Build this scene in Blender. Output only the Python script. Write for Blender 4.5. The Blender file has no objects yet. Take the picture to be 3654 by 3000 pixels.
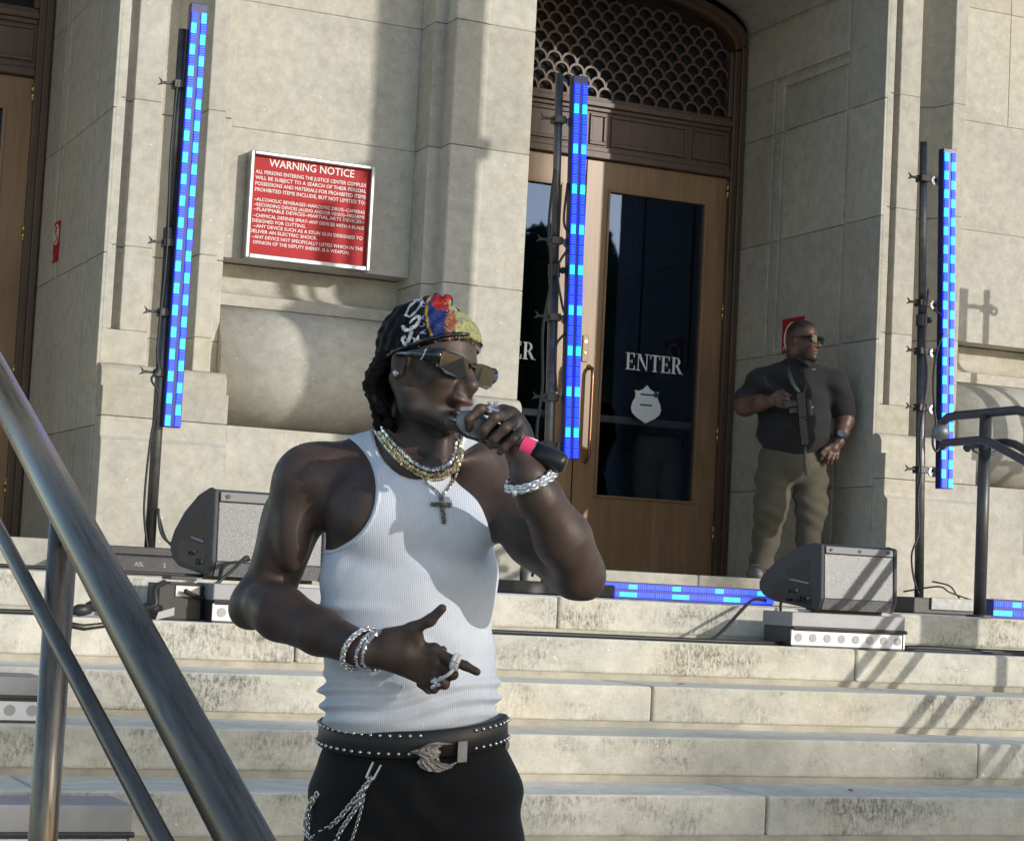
import bpy, math, random
import numpy as np
from mathutils import Vector, Matrix

random.seed(7)
rng = np.random.default_rng(7)
S = bpy.context.scene
COL = S.collection

# ------------------------------------------------------------------ camera, sky, sun, exposure
YAW, PITCH, ROLL = math.radians(24.0), math.radians(4.61), math.radians(2.9)
CAM = Vector((0.0, -8.672, 0.018))
fwd = Vector((math.sin(YAW) * math.cos(PITCH), math.cos(YAW) * math.cos(PITCH), math.sin(PITCH)))
rgt = Vector((math.cos(YAW), -math.sin(YAW), 0.0))
upv = rgt.cross(fwd)
r2 = rgt * math.cos(ROLL) + upv * math.sin(ROLL)
u2 = upv * math.cos(ROLL) - rgt * math.sin(ROLL)
cam = bpy.data.objects.new('camera', bpy.data.cameras.new('camera'))
COL.objects.link(cam)
M = Matrix.Identity(4)
for i in range(3):
    M[i][0], M[i][1], M[i][2], M[i][3] = r2[i], u2[i], -fwd[i], CAM[i]
cam.matrix_world = M
cam.data.sensor_width = 36.0
cam.data.lens = 36.0 * 7500.0 / 3654.0
cam.data.clip_start = 0.1
cam.data.clip_end = 600.0
S.camera = cam

SUN_DIR = Vector((0.60, -1.0, 0.315)).normalized()          # towards the sun
elev = math.asin(SUN_DIR.z)
azim = math.atan2(SUN_DIR.x, SUN_DIR.y)                      # clockwise from +Y
w = bpy.data.worlds.new('World'); S.world = w
w.use_nodes = True
wn = w.node_tree; wn.nodes.clear()
sky = wn.nodes.new('ShaderNodeTexSky'); sky.sky_type = 'NISHITA'
sky.sun_disc = False; sky.sun_elevation = elev; sky.sun_rotation = azim
sky.air_density = 1.0; sky.dust_density = 0.8; sky.ozone_density = 1.2
bg = wn.nodes.new('ShaderNodeBackground'); bg.inputs['Strength'].default_value = 0.15
wo = wn.nodes.new('ShaderNodeOutputWorld')
wn.links.new(sky.outputs[0], bg.inputs[0]); wn.links.new(bg.outputs[0], wo.inputs[0])
sl = bpy.data.lights.new('sun', 'SUN'); sl.energy = 2.15; sl.angle = math.radians(0.55)
sl.color = (1.0, 0.95, 0.865)
sun = bpy.data.objects.new('sun', sl); COL.objects.link(sun)
sun.rotation_euler = SUN_DIR.to_track_quat('Z', 'Y').to_euler()
sun.location = (12, -20, 12)
S.view_settings.view_transform = 'Standard'; S.view_settings.look = 'None'
S.view_settings.exposure = 0.52; S.view_settings.gamma = 1.0
S.view_settings.use_curve_mapping = False
S.render.engine = 'CYCLES'
S.cycles.max_bounces = 6; S.cycles.diffuse_bounces = 4; S.cycles.glossy_bounces = 3
S.cycles.transparent_max_bounces = 8
S.cycles.use_denoising = True

# ------------------------------------------------------------------ materials
def nodes_of(name):
    m = bpy.data.materials.new(name); m.use_nodes = True
    return m, m.node_tree, m.node_tree.nodes['Principled BSDF']

def N(nt, kind, **kw):
    n = nt.nodes.new(kind)
    for k, v in kw.items():
        if hasattr(n, k): setattr(n, k, v)
        else: n.inputs[k].default_value = v
    return n

def ramp(nt, src, stops):
    r = nt.nodes.new('ShaderNodeValToRGB')
    el = r.color_ramp.elements
    while len(el) < len(stops): el.new(0.5)
    for e, (p, c) in zip(el, stops):
        e.position = p; e.color = c if len(c) == 4 else (*c, 1)
    nt.links.new(src, r.inputs[0]); return r.outputs[0]

def mix(nt, a, b, f, mode='MIX'):
    m = nt.nodes.new('ShaderNodeMix'); m.data_type = 'RGBA'; m.blend_type = mode
    for sock, v in ((m.inputs[6], a), (m.inputs[7], b), (m.inputs[0], f)):
        if isinstance(v, bpy.types.NodeSocket): nt.links.new(v, sock)
        else: sock.default_value = (*v, 1) if isinstance(v, tuple) and len(v) == 3 else v
    return m.outputs[2]

def pos(nt, scale=(1, 1, 1), obj=False):
    if obj: src = nt.nodes.new('ShaderNodeTexCoord').outputs['Object']
    else: src = nt.nodes.new('ShaderNodeNewGeometry').outputs['Position']
    mp = nt.nodes.new('ShaderNodeMapping'); mp.inputs['Scale'].default_value = scale
    nt.links.new(src, mp.inputs[0]); return mp.outputs[0]

def noise(nt, vec, scale, detail=4, rough=0.6):
    n = nt.nodes.new('ShaderNodeTexNoise'); n.inputs['Scale'].default_value = scale
    n.inputs['Detail'].default_value = detail; n.inputs['Roughness'].default_value = rough
    nt.links.new(vec, n.inputs['Vector']); return n.outputs[0]

def bump(nt, b, h, strength, dist=0.01):
    n = nt.nodes.new('ShaderNodeBump'); n.inputs['Strength'].default_value = strength
    n.inputs['Distance'].default_value = dist
    nt.links.new(h, n.inputs['Height']); nt.links.new(n.outputs[0], b.inputs['Normal'])

def plain(name, col, rough=0.5, metal=0.0, var=0.0, vs=20, bmp=0.0, bs=200, spec=0.5, coat=0.0):
    m, nt, b = nodes_of(name)
    b.inputs['Base Color'].default_value = (*col, 1)
    b.inputs['Roughness'].default_value = rough; b.inputs['Metallic'].default_value = metal
    b.inputs['Specular IOR Level'].default_value = spec
    b.inputs['Coat Weight'].default_value = coat
    if var:
        n = noise(nt, pos(nt, obj=True), vs)
        c = ramp(nt, n, [(0.3, tuple(x * (1 - var) for x in col)), (0.7, tuple(min(1, x * (1 + var)) for x in col))])
        nt.links.new(c, b.inputs['Base Color'])
    if bmp: bump(nt, b, noise(nt, pos(nt, obj=True), bs), bmp, 0.002)
    return m

def emit(name, col, strength):
    m, nt, b = nodes_of(name)
    b.inputs['Base Color'].default_value = (0.01, 0.01, 0.02, 1)
    b.inputs['Emission Color'].default_value = (*col, 1); b.inputs['Emission Strength'].default_value = strength
    return m

def stone(name, base, speck=0.5, grime=0.0, coarse=1.0):
    m, nt, b = nodes_of(name)
    p = pos(nt)
    big = noise(nt, p, 1.3, 5, 0.62)
    c = ramp(nt, big, [(0.3, tuple(x * 0.86 for x in base)), (0.52, base), (0.74, (base[0] * 1.06, base[1] * 1.02, base[2] * 0.93))])
    mid = noise(nt, p, 14 * coarse, 4, 0.7)
    c = mix(nt, c, ramp(nt, mid, [(0.3, (0.78, 0.77, 0.74)), (0.65, (1.1, 1.1, 1.08))]), 0.8, 'MULTIPLY')
    fine = noise(nt, p, 190 * coarse, 3, 0.7)
    c = mix(nt, c, ramp(nt, fine, [(0.30, (0.55, 0.54, 0.52)), (0.44, (1, 1, 1)), (0.60, (1, 1, 1)), (0.75, (1.2, 1.2, 1.17))]), speck, 'MULTIPLY')
    # soft warm stains of its own shape
    st = noise(nt, pos(nt, (1.0, 1.0, 0.45)), 1.9, 3, 0.55)
    c = mix(nt, c, (0.40, 0.27, 0.13), ramp(nt, st, [(0.62, (0, 0, 0)), (0.80, (0.34, 0.34, 0.34))]))
    # mica flecks
    v = nt.nodes.new('ShaderNodeTexVoronoi'); v.feature = 'F1'; v.inputs['Scale'].default_value = 24
    nt.links.new(p, v.inputs['Vector'])
    fl = ramp(nt, v.outputs['Distance'], [(0.0, (1, 1, 1)), (0.075, (1, 1, 1)), (0.10, (0, 0, 0))])
    pick = ramp(nt, noise(nt, p, 31, 1), [(0.58, (0, 0, 0)), (0.61, (1, 1, 1))])
    fl = mix(nt, fl, pick, 1.0, 'MULTIPLY')
    c = mix(nt, c, (0.85, 0.86, 0.84), fl)
    if grime:
        # black weathering: vertical streaks, concentrated in blotches under the nosings
        s1 = noise(nt, pos(nt, (1, 1, 0.42)), 68, 4, 0.8)
        s2 = noise(nt, pos(nt, (0.55, 1, 1.1)), 3.1, 5, 0.72)
        s3 = noise(nt, pos(nt, (1, 1, 0.8)), 95, 2, 0.8)
        msk = mix(nt, ramp(nt, s1, [(0.42, (0, 0, 0)), (0.60, (1, 1, 1))]), ramp(nt, s2, [(0.47, (0, 0, 0)), (0.63, (1, 1, 1))]), 1.0, 'MULTIPLY')
        msk = mix(nt, msk, ramp(nt, s3, [(0.58, (0, 0, 0)), (0.72, (0.5, 0.5, 0.5))]), 0.55, 'LIGHTEN')
        nz = nt.nodes.new('ShaderNodeNewGeometry'); sx = nt.nodes.new('ShaderNodeSeparateXYZ')
        nt.links.new(nz.outputs['True Normal'], sx.inputs[0])
        vert = ramp(nt, sx.outputs[2], [(0.25, (1, 1, 1)), (0.8, (0.12, 0.12, 0.12))])
        msk = mix(nt, msk, vert, 1.0, 'MULTIPLY')
        # upward faces lightened: brighter sunlight on the treads put into the colour
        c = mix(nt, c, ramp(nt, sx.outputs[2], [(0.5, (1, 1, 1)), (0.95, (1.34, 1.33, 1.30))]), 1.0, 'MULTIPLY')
        msk = mix(nt, (0, 0, 0), msk, grime)
        c = mix(nt, c, (0.075, 0.07, 0.055), msk)
    oi = nt.nodes.new('ShaderNodeObjectInfo')
    c = mix(nt, c, ramp(nt, oi.outputs['Random'], [(0.0, (0.89, 0.88, 0.86)), (0.5, (1, 1, 1)), (1.0, (1.05, 1.045, 1.03))]), 1.0, 'MULTIPLY')
    nt.links.new(c, b.inputs['Base Color'])
    b.inputs['Roughness'].default_value = 0.78; b.inputs['Specular IOR Level'].default_value = 0.3
    hb = mix(nt, mid, fine, 0.6)
    bump(nt, b, hb, 0.32, 0.006)
    return m

MT = {}
MT['stone'] = stone('granite', (0.475, 0.457, 0.408))
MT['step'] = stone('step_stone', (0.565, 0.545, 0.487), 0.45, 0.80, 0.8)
MT['mortar'] = plain('mortar', (0.40, 0.37, 0.305), 0.9, var=0.2, vs=9)
MT['plaza'] = stone('plaza_stone', (0.40, 0.38, 0.34), 0.5)

def wood(name, c0, c1, rough):
    m, nt, b = nodes_of(name)
    n = noise(nt, pos(nt, (9, 9, 0.7)), 3.2, 6, 0.65)
    n2 = noise(nt, pos(nt, (1, 1, 0.5)), 2.2, 3, 0.5)
    c = ramp(nt, n, [(0.3, c0), (0.7, c1)])
    c = mix(nt, c, ramp(nt, n2, [(0.3, (0.75, 0.72, 0.7)), (0.7, (1.15, 1.15, 1.15))]), 0.8, 'MULTIPLY')
    nt.links.new(c, b.inputs['Base Color'])
    b.inputs['Roughness'].default_value = rough
    bump(nt, b, n, 0.08, 0.003)
    return m
MT['door'] = wood('door_bronze_wood', (0.23, 0.135, 0.068), (0.34, 0.205, 0.10), 0.38)
MT['frame'] = wood('dark_frame', (0.075, 0.045, 0.030), (0.12, 0.072, 0.045), 0.38)
MT['transom'] = wood('transom_bronze', (0.085, 0.052, 0.042), (0.13, 0.082, 0.064), 0.48)
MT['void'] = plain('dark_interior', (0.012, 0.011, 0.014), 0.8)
MT['brass'] = plain('brass', (0.55, 0.40, 0.16), 0.32, 1.0)
MT['copper'] = plain('bronze_handle', (0.34, 0.19, 0.11), 0.35, 1.0)
MT['white'] = plain('white_vinyl', (0.74, 0.74, 0.72), 0.6)
MT['navy'] = plain('navy_print', (0.03, 0.05, 0.12), 0.6)
MT['red'] = plain('red_sign', (0.40, 0.022, 0.026), 0.5, var=0.08, vs=8, spec=0.15)
MT['alu'] = plain('aluminium', (0.40, 0.40, 0.41), 0.42, 0.9, var=0.1, vs=30)
MT['steel'] = plain('galvanised_steel', (0.22, 0.23, 0.235), 0.5, 0.6, var=0.25, vs=25)
MT['black'] = plain('black_plastic', (0.022, 0.022, 0.024), 0.45, var=0.2, vs=30)
MT['blackm'] = plain('black_metal', (0.05, 0.05, 0.052), 0.42, 0.3, var=0.2, vs=40)
MT['polem'] = plain('stand_pole', (0.15, 0.145, 0.14), 0.42, 0.85, var=0.25, vs=22)
MT['cable'] = plain('cable_rubber', (0.02, 0.02, 0.021), 0.5)
MT['cab'] = plain('speaker_cabinet', (0.055, 0.057, 0.064), 0.62, var=0.12, vs=60, bmp=0.3, bs=400)
MT['rail'] = plain('painted_rail', (0.085, 0.083, 0.08), 0.42, 0.55, var=0.15, vs=14)
MT['grey'] = plain('grey_housing', (0.30, 0.30, 0.31), 0.5, 0.2, var=0.08, vs=12)
MT['lens'] = plain('lens_grey', (0.38, 0.38, 0.39), 0.25)
MT['win'] = plain('white_window', (0.78, 0.78, 0.80), 0.3)

def railmat():
    m, nt, b = nodes_of('brushed_bronze_rail')
    n = noise(nt, pos(nt, (60, 2.0, 5.4), obj=False), 2.0, 3, 0.6)
    c = ramp(nt, n, [(0.3, (0.125, 0.11, 0.092)), (0.7, (0.215, 0.19, 0.16))])
    nt.links.new(c, b.inputs['Base Color'])
    b.inputs['Metallic'].default_value = 0.75
    r = ramp(nt, n, [(0.3, (0.24, 0.24, 0.24)), (0.7, (0.36, 0.36, 0.36))])
    nt.links.new(r, b.inputs['Roughness'])
    bump(nt, b, noise(nt, pos(nt, (150, 2.0, 5.4)), 3.0, 2, 0.5), 0.15, 0.002)
    return m
MT['rail_near'] = railmat()

def grille():
    m, nt, b = nodes_of('speaker_grille')
    p = pos(nt, obj=True)
    v = nt.nodes.new('ShaderNodeTexVoronoi'); v.inputs['Scale'].default_value = 240
    nt.links.new(p, v.inputs['Vector'])
    n = noise(nt, p, 120, 3, 0.8)
    c = ramp(nt, n, [(0.38, (0.135, 0.137, 0.14)), (0.55, (0.19, 0.192, 0.195)), (0.72, (0.30, 0.30, 0.30))])
    nt.links.new(c, b.inputs['Base Color'])
    b.inputs['Roughness'].default_value = 0.35
    bump(nt, b, v.outputs['Distance'], 0.25, 0.002)
    return m
MT['grille'] = grille()

def ledblue():
    m, nt, b = nodes_of('led_blue_cell')
    p = pos(nt, obj=True)
    wv = nt.nodes.new('ShaderNodeTexWave'); wv.wave_type = 'BANDS'; wv.bands_direction = 'Z'
    wv.inputs['Scale'].default_value = 24.0; wv.inputs['Distortion'].default_value = 0.0
    nt.links.new(p, wv.inputs['Vector'])
    n = noise(nt, p, 260, 1)
    c = ramp(nt, wv.outputs['Fac'], [(0.25, (0.0, 0.0025, 0.60)), (0.6, (0.001, 0.009, 1.0)), (0.9, (0.004, 0.026, 1.0))])
    c = mix(nt, c, ramp(nt, n, [(0.45, (0.6, 0.6, 0.9)), (0.6, (1.3, 1.3, 1.2))]), 0.7, 'MULTIPLY')
    b.inputs['Base Color'].default_value = (0.01, 0.012, 0.04, 1)
    nt.links.new(c, b.inputs['Emission Color']); b.inputs['Emission Strength'].default_value = 8.0
    return m
MT['ledb'] = ledblue()
def ledcyan():
    m, nt, b = nodes_of('led_cyan_cell')
    p = pos(nt, obj=True)
    wv = nt.nodes.new('ShaderNodeTexWave'); wv.bands_direction = 'Z'; wv.inputs['Scale'].default_value = 24.0
    nt.links.new(p, wv.inputs['Vector'])
    c = ramp(nt, wv.outputs['Fac'], [(0.2, (0.0, 0.11, 0.6)), (0.6, (0.0, 0.16, 0.6)), (0.95, (0.02, 0.22, 0.6))])
    b.inputs['Base Color'].default_value = (0.01, 0.012, 0.04, 1)
    nt.links.new(c, b.inputs['Emission Color']); b.inputs['Emission Strength'].default_value = 5.0
    return m
MT['ledc'] = ledcyan()
MT['ledbody'] = plain('led_body', (0.02, 0.03, 0.12), 0.3)
def glassmat():
    m, nt, b = nodes_of('dark_door_glass')
    out = nt.nodes['Material Output']
    tr = nt.nodes.new('ShaderNodeBsdfTransparent'); tr.inputs[0].default_value = (0.72, 0.73, 0.76, 1)
    gl = nt.nodes.new('ShaderNodeBsdfGlossy'); gl.inputs['Roughness'].default_value = 0.015
    gl.inputs['Color'].default_value = (0.24, 0.36, 0.66, 1)
    ms = nt.nodes.new('ShaderNodeMixShader'); ms.inputs[0].default_value = 0.11
    nt.links.new(tr.outputs[0], ms.inputs[1]); nt.links.new(gl.outputs[0], ms.inputs[2])
    nt.links.new(ms.outputs[0], out.inputs[0])
    return m
MT['glass'] = glassmat()

# ------------------------------------------------------------------ mesh building
class MB:
    def __init__(s): s.v = []; s.f = []
    def add(s, vs, fs):
        o = len(s.v); s.v += [tuple(p) for p in vs]; s.f += [tuple(i + o for i in f) for f in fs]; return s
    def box(s, x0, x1, y0, y1, z0, z1):
        return s.add([(x0, y0, z0), (x1, y0, z0), (x1, y1, z0), (x0, y1, z0), (x0, y0, z1), (x1, y0, z1), (x1, y1, z1), (x0, y1, z1)],
                     [(0, 3, 2, 1), (4, 5, 6, 7), (0, 1, 5, 4), (1, 2, 6, 5), (2, 3, 7, 6), (3, 0, 4, 7)])
    def prism(s, poly, axis, lo, hi):
        """poly: list of 2D points; axis 'x' -> (y,z), 'y' -> (x,z), 'z' -> (x,y)"""
        def mk(p, t): return {'x': (t, p[0], p[1]), 'y': (p[0], t, p[1]), 'z': (p[0], p[1], t)}[axis]
        n = len(poly); vs = [mk(p, lo) for p in poly] + [mk(p, hi) for p in poly]
        area = sum(poly[i][0] * poly[(i + 1) % n][1] - poly[(i + 1) % n][0] * poly[i][1] for i in range(n))
        fl = (area > 0) != (axis == 'y')
        fs = [tuple(range(n))[::-1] if fl else tuple(range(n)), tuple(range(n, 2 * n)) if fl else tuple(range(n, 2 * n))[::-1]]
        for i in range(n):
            j = (i + 1) % n
            fs.append((i, j, j + n, i + n) if fl else (j, i, i + n, j + n))
        return s.add(vs, fs)
    def tube(s, pts, r, seg=12, cap=True):
        pts = [Vector(p) for p in pts]; n = len(pts)
        rs = r if isinstance(r, (list, tuple)) else [r] * n
        t0 = (pts[1] - pts[0]).normalized()
        ref = Vector((0, 0, 1)) if abs(t0.z) < 0.9 else Vector((1, 0, 0))
        a = t0.cross(ref).normalized(); vs = []; fs = []
        for i in range(n):
            if i == 0: t = pts[1] - pts[0]
            elif i == n - 1: t = pts[-1] - pts[-2]
            else: t = (pts[i + 1] - pts[i]).normalized() + (pts[i] - pts[i - 1]).normalized()
            t.normalize(); a = (a - t * a.dot(t)).normalized(); b = t.cross(a)
            for k in range(seg):
                th = 2 * math.pi * k / seg
                vs.append(pts[i] + (a * math.cos(th) + b * math.sin(th)) * rs[i])
        for i in range(n - 1):
            for k in range(seg):
                k2 = (k + 1) % seg
                fs.append((i * seg + k, i * seg + k2, (i + 1) * seg + k2, (i + 1) * seg + k))
        if cap:
            fs.append(tuple(range(seg))[::-1]); fs.append(tuple(range((n - 1) * seg, n * seg)))
        return s.add(vs, fs)
    def ball(s, c, r, nu=12, nv=8, sc=(1, 1, 1)):
        vs = []; fs = []
        for j in range(1, nv):
            ph = math.pi * j / nv
            for i in range(nu):
                th = 2 * math.pi * i / nu
                vs.append((c[0] + r * sc[0] * math.sin(ph) * math.cos(th), c[1] + r * sc[1] * math.sin(ph) * math.sin(th), c[2] + r * sc[2] * math.cos(ph)))
        top = len(vs); vs.append((c[0], c[1], c[2] + r * sc[2])); bot = len(vs); vs.append((c[0], c[1], c[2] - r * sc[2]))
        for j in range(nv - 2):
            for i in range(nu):
                i2 = (i + 1) % nu
                fs.append((j * nu + i, (j + 1) * nu + i, (j + 1) * nu + i2, j * nu + i2))
        for i in range(nu):
            i2 = (i + 1) % nu
            fs.append((top, i, i2)); fs.append((bot, (nv - 2) * nu + i2, (nv - 2) * nu + i))
        return s.add(vs, fs)
    def xf(s, m):
        s.v = [tuple(m @ Vector(p)) for p in s.v]; return s
    def build(s, name, m, parent=None, smooth=False, bevel=0.0, org=None, seg=2):
        o = Vector(org) if org is not None else (parent_origin(parent))
        me = bpy.data.meshes.new(name)
        me.from_pydata([(p[0] - o.x, p[1] - o.y, p[2] - o.z) for p in s.v], [], s.f)
        me.materials.append(MT[m] if isinstance(m, str) else m)
        if smooth: me.polygons.foreach_set('use_smooth', [True] * len(me.polygons))
        ob = bpy.data.objects.new(name, me); COL.objects.link(ob)
        if parent is not None: ob.parent = parent
        else: ob.location = o
        if bevel:
            b = ob.modifiers.new('bevel', 'BEVEL'); b.width = bevel; b.segments = seg; b.limit_method = 'ANGLE'; b.angle_limit = math.radians(40)
            b.harden_normals = False
        return ob

def parent_origin(p):
    o = Vector((0, 0, 0))
    while p is not None: o = o + Vector(p.location); p = p.parent
    return o

def thing(name, loc, label=None, cat=None, group=None, kind=None, rz=0.0):
    o = bpy.data.objects.new(name, None); COL.objects.link(o); o.location = loc; o.rotation_euler = (0, 0, rz)
    o.empty_display_size = 0.1
    return tag(o, label, cat, group, kind)

def tag(o, label=None, cat=None, group=None, kind=None):
    if label: o['label'] = label
    if cat: o['category'] = cat
    if group: o['group'] = group
    if kind: o['kind'] = kind
    return o

def dup(o, parent=None):
    c = o.copy(); COL.objects.link(c); c.parent = parent
    for ch in list(o.children): dup(ch, c)
    return c

def inst(src, name, parent, loc, rot=(0, 0, 0), scale=(1, 1, 1)):
    """another object that shares src's mesh"""
    c = bpy.data.objects.new(name, src.data); COL.objects.link(c); c.parent = parent
    c.location = loc; c.rotation_euler = rot; c.scale = scale
    return c

def arc(cx, cy, rx, ry, a0, a1, n):
    return [(cx + rx * math.cos(math.radians(a0 + (a1 - a0) * i / n)), cy + ry * math.sin(math.radians(a0 + (a1 - a0) * i / n))) for i in range(n + 1)]

def text_mesh(txt, height, depth=0.001, space=1.0):
    """verts (x,z plane, y = -depth..0) and faces of a line of text, cap height given"""
    cu = bpy.data.curves.new('t', 'FONT'); cu.body = txt; cu.size = 1.0; cu.extrude = 0.0; cu.resolution_u = 2
    cu.space_character = space; cu.offset = 0.010
    ob = bpy.data.objects.new('t', cu); COL.objects.link(ob)
    dg = bpy.context.evaluated_depsgraph_get(); dg.update()
    me = ob.evaluated_get(dg).to_mesh()
    k = height / 0.73
    vs = [(v.co.x * k, 0.0, v.co.y * k) for v in me.vertices]; fs = [tuple(p.vertices) for p in me.polygons]
    ob.evaluated_get(dg).to_mesh_clear()
    bpy.data.objects.remove(ob); bpy.data.curves.remove(cu)
    return vs, fs
# ------------------------------------------------------------------ ground and steps
RISE, TREAD = 0.1736, 0.47
GROUND = -7 * RISE
tag(MB().box(-60, 80, -90, 4.0, GROUND - 0.5, GROUND).build('ground', 'plaza'), kind='structure')
steps = thing('steps', (4.1, -1.4, GROUND), kind='structure')
for k in range(7):
    y0, zt = -TREAD * k, -RISE * k
    yb = 4.6 if k == 0 else -TREAD * (k - 1) + 0.06
    off = 2.74 if k % 2 else 4.14
    xs = [off + 2.70 * i for i in range(-4, 4)]
    for i in range(len(xs) - 1):
        xa, xb = xs[i] + 0.003, xs[i + 1] - 0.003
        if k == 0: yb2 = 1.28
        else: yb2 = yb
        dz = random.uniform(-0.0015, 0.0015); dy = random.uniform(-0.003, 0.003)
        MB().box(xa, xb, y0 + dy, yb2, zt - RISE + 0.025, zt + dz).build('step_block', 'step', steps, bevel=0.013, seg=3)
    MB().box(xs[0], xs[-1], y0 + 0.009, y0 + 0.2, zt - RISE - 0.01, zt - RISE + 0.03).build('mortar_strip', 'mortar', steps)
for i in range(6):
    for j in range(2):
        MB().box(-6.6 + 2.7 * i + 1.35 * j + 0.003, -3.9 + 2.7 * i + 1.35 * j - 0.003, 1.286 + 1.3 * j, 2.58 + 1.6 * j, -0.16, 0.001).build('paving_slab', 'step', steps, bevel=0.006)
for x0, x1 in ((0.05, 2.575), (5.16, 7.66)):
    t = thing('doorstep', ((x0 + x1) / 2, 3.6, 0), kind='structure')
    xm = x0 + 1.15
    MB().box(x0, xm - 0.002, 2.585, 5.0, 0.003, 0.168).build('slab', 'stone', t, bevel=0.012)
    MB().box(xm + 0.002, x1, 2.583, 5.0, 0.003, 0.168).build('slab', 'stone', t, bevel=0.012)

# ------------------------------------------------------------------ the courthouse front
court = thing('courthouse', (4.0, 3.0, 0), 'pale granite courthouse front with arched doorways above the steps', 'building')
COURSES = [0.857, 1.815, 2.645, 3.405, 4.20, 5.02, 5.90]
YF, YP = 2.80, 3.15
G = 0.0016
def blk(poly, z0, z1, name='stone_block', bev=0.006):
    return MB().prism(poly, 'z', z0 + G, z1 - G).build(name, 'stone', court, bevel=bev)
def core(x0, x1, y, z0, z1):
    MB().box(x0, x1, y, y + .25, z0, z1).build('mortar_bed', 'mortar', court)

def pier_outline(x, groove, flute):
    f = YF
    p = [(x, 4.68), (x, f)]
    if groove: p += [(x + .053, f), (x + .053, f + .075), (x + .100, f + .075), (x + .100, f)]
    if flute:
        p += [(x + .262, f), (x + .262, f + .30), (x + .40, f + .30)]
        p += [(x + .44, f + .20), (x + .49, f + .18), (x + .515, f + .12), (x + .527, f + .05), (x + .527, f)]
    p += [(x + .628, f), (x + .634, f + .012), (x + .634, f + .15), (x + .712, f + .15), (x + .712, 3.6), (x + .3, 4.68)]
    return p

def base_profile(zlo, zhi):
    pr = [(2.80, 1.155)] + [(2.80 - .078 * math.sin(math.radians(a)), 1.155 - .07 * (1 - math.cos(math.radians(a)))) for a in (20, 40, 60, 78, 90)] + \
         [(2.722, 1.022), (2.672, 1.022), (2.672, .765), (2.668, .75), (2.655, .737), (2.640, .728), (2.632, .715), (2.632, 0.0)]
    out = []
    for i, q in enumerate(pr):
        if zlo <= q[1] <= zhi: out.append(q)
    # close at the joint
    def at(z):
        for a, b in zip(pr, pr[1:]):
            if min(a[1], b[1]) <= z <= max(a[1], b[1]) and a[1] != b[1]:
                t = (z - a[1]) / (b[1] - a[1]); return a[0] + t * (b[0] - a[0])
        return pr[-1][0]
    if zhi < 1.155: out.insert(0, (at(zhi), zhi))
    if zlo > 0: out.append((at(zlo), zlo))
    return [(4.0, out[0][1])] + out + [(4.0, out[-1][1])]

def pier_base(x0, x1):
    for lo, hi in ((0.0, .857 - G), (.857 + G, 1.155)):
        MB().prism(base_profile(lo, hi), 'x', x0, x1).build('stone_block', 'stone', court, bevel=0.004)

for x in (2.600, 7.690):
    pier_base(x, x + .712)
    blk(pier_outline(x, False, True), 1.155 - G, 1.345 + G)
    zs = [1.345] + [c for c in COURSES if c > 1.4]
    for a, b in zip(zs, zs[1:]): blk(pier_outline(x, True, True), a, b)
# central pier, mirrored but without the flute
def centre_outline():
    return [(5.135, 4.68), (5.135, YF), (4.828, YF), (4.824, YF - .004), (4.786, YF - .012), (4.782, YF - .016), (4.612, YF - .016), (4.606, YF - .004), (4.606, YF + .135), (4.528, YF + .135), (4.528, 3.6), (4.9, 4.68)]
pier_base(4.528, 5.135)
zs = [1.155] + [c for c in COURSES if c > 1.2]
for a, b in zip(zs, zs[1:]): blk(centre_outline(), a, b)
# pier closing the next bay, beyond the right edge of the picture, and one on the left
pier_base(9.62, 10.22); pier_base(-0.58, 0.03)
blk([(9.62, YF), (10.22, YF), (10.22, 4.6), (9.62, 4.6)], 1.155, 5.9)
blk([(-0.58, YF), (0.03, YF), (0.03, 4.6), (-0.58, 4.6)], 1.155, 5.9)

# wall bays between the piers: ashlar, cove, fillet, half-round bolster, base
def bay(x0, x1, vj):
    xs = [x0] + vj + [x1]
    for i, (za, zb) in enumerate(zip([1.868] + [c for c in COURSES if c > 1.9], [c for c in COURSES if c > 1.9])):
        cut = xs if i % 2 == 0 else [x0, x1]
        if i == 2 or (i == 3): cut = xs
        else: cut = [x0, x1]
        for a, b in zip(cut, cut[1:]):
            MB().box(a + (G if a != x0 else 0), b - (G if b != x1 else 0), YP, YP + .5, za + G, zb - G).build('stone_block', 'stone', court, bevel=0.004)
    # under the wall face: set-back, cove, fillet
    pr = [(3.65, 1.862), (3.335, 1.862), (3.335, 1.775)] + [(3.335 - .115 * (1 - math.cos(math.radians(a))), 1.775 - .105 * math.sin(math.radians(a))) for a in (15, 30, 45, 60, 75, 90)] + [(3.215, 1.668), (3.215, 1.600), (3.65, 1.600)]
    MB().prism(pr, 'x', x0, x1).build('cove_moulding', 'stone', court, smooth=False)
    bo = [(3.65, 1.594), (3.20, 1.594)] + [(3.20 - .325 * math.cos(math.radians(a)), 1.228 + .360 * math.sin(math.radians(a))) for a in range(86, -87, -6)] + [(3.22, .868), (3.65, .868)]
    o = MB().prism(bo, 'x', x0, x1).build('bolster', 'stone', court, smooth=False)
    for p in o.data.polygons: p.use_smooth = len(p.vertices) == 4
    MB().box(x0, x1, 2.675, 3.6, 0, .857 - G).build('stone_block', 'stone', court, bevel=0.004)
    MB().box(x0, x1, 2.86, 3.6, .857 + G, .866).build('stone_block', 'stone', court)
for a_, b_ in ((2.708, 2.860), (3.135, 3.226), (7.798, 7.950), (8.225, 8.316), (4.835, 5.128), (4.615, 4.78)): core(a_, b_, 2.8065, 1.2, 5.8)
for a_, b_ in ((3.315, 4.525), (8.405, 9.61)): core(a_, b_, YP + .006, 1.9, 5.8)
bay(3.312, 4.528, [])
bay(8.402, 9.62, [8.93])

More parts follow.
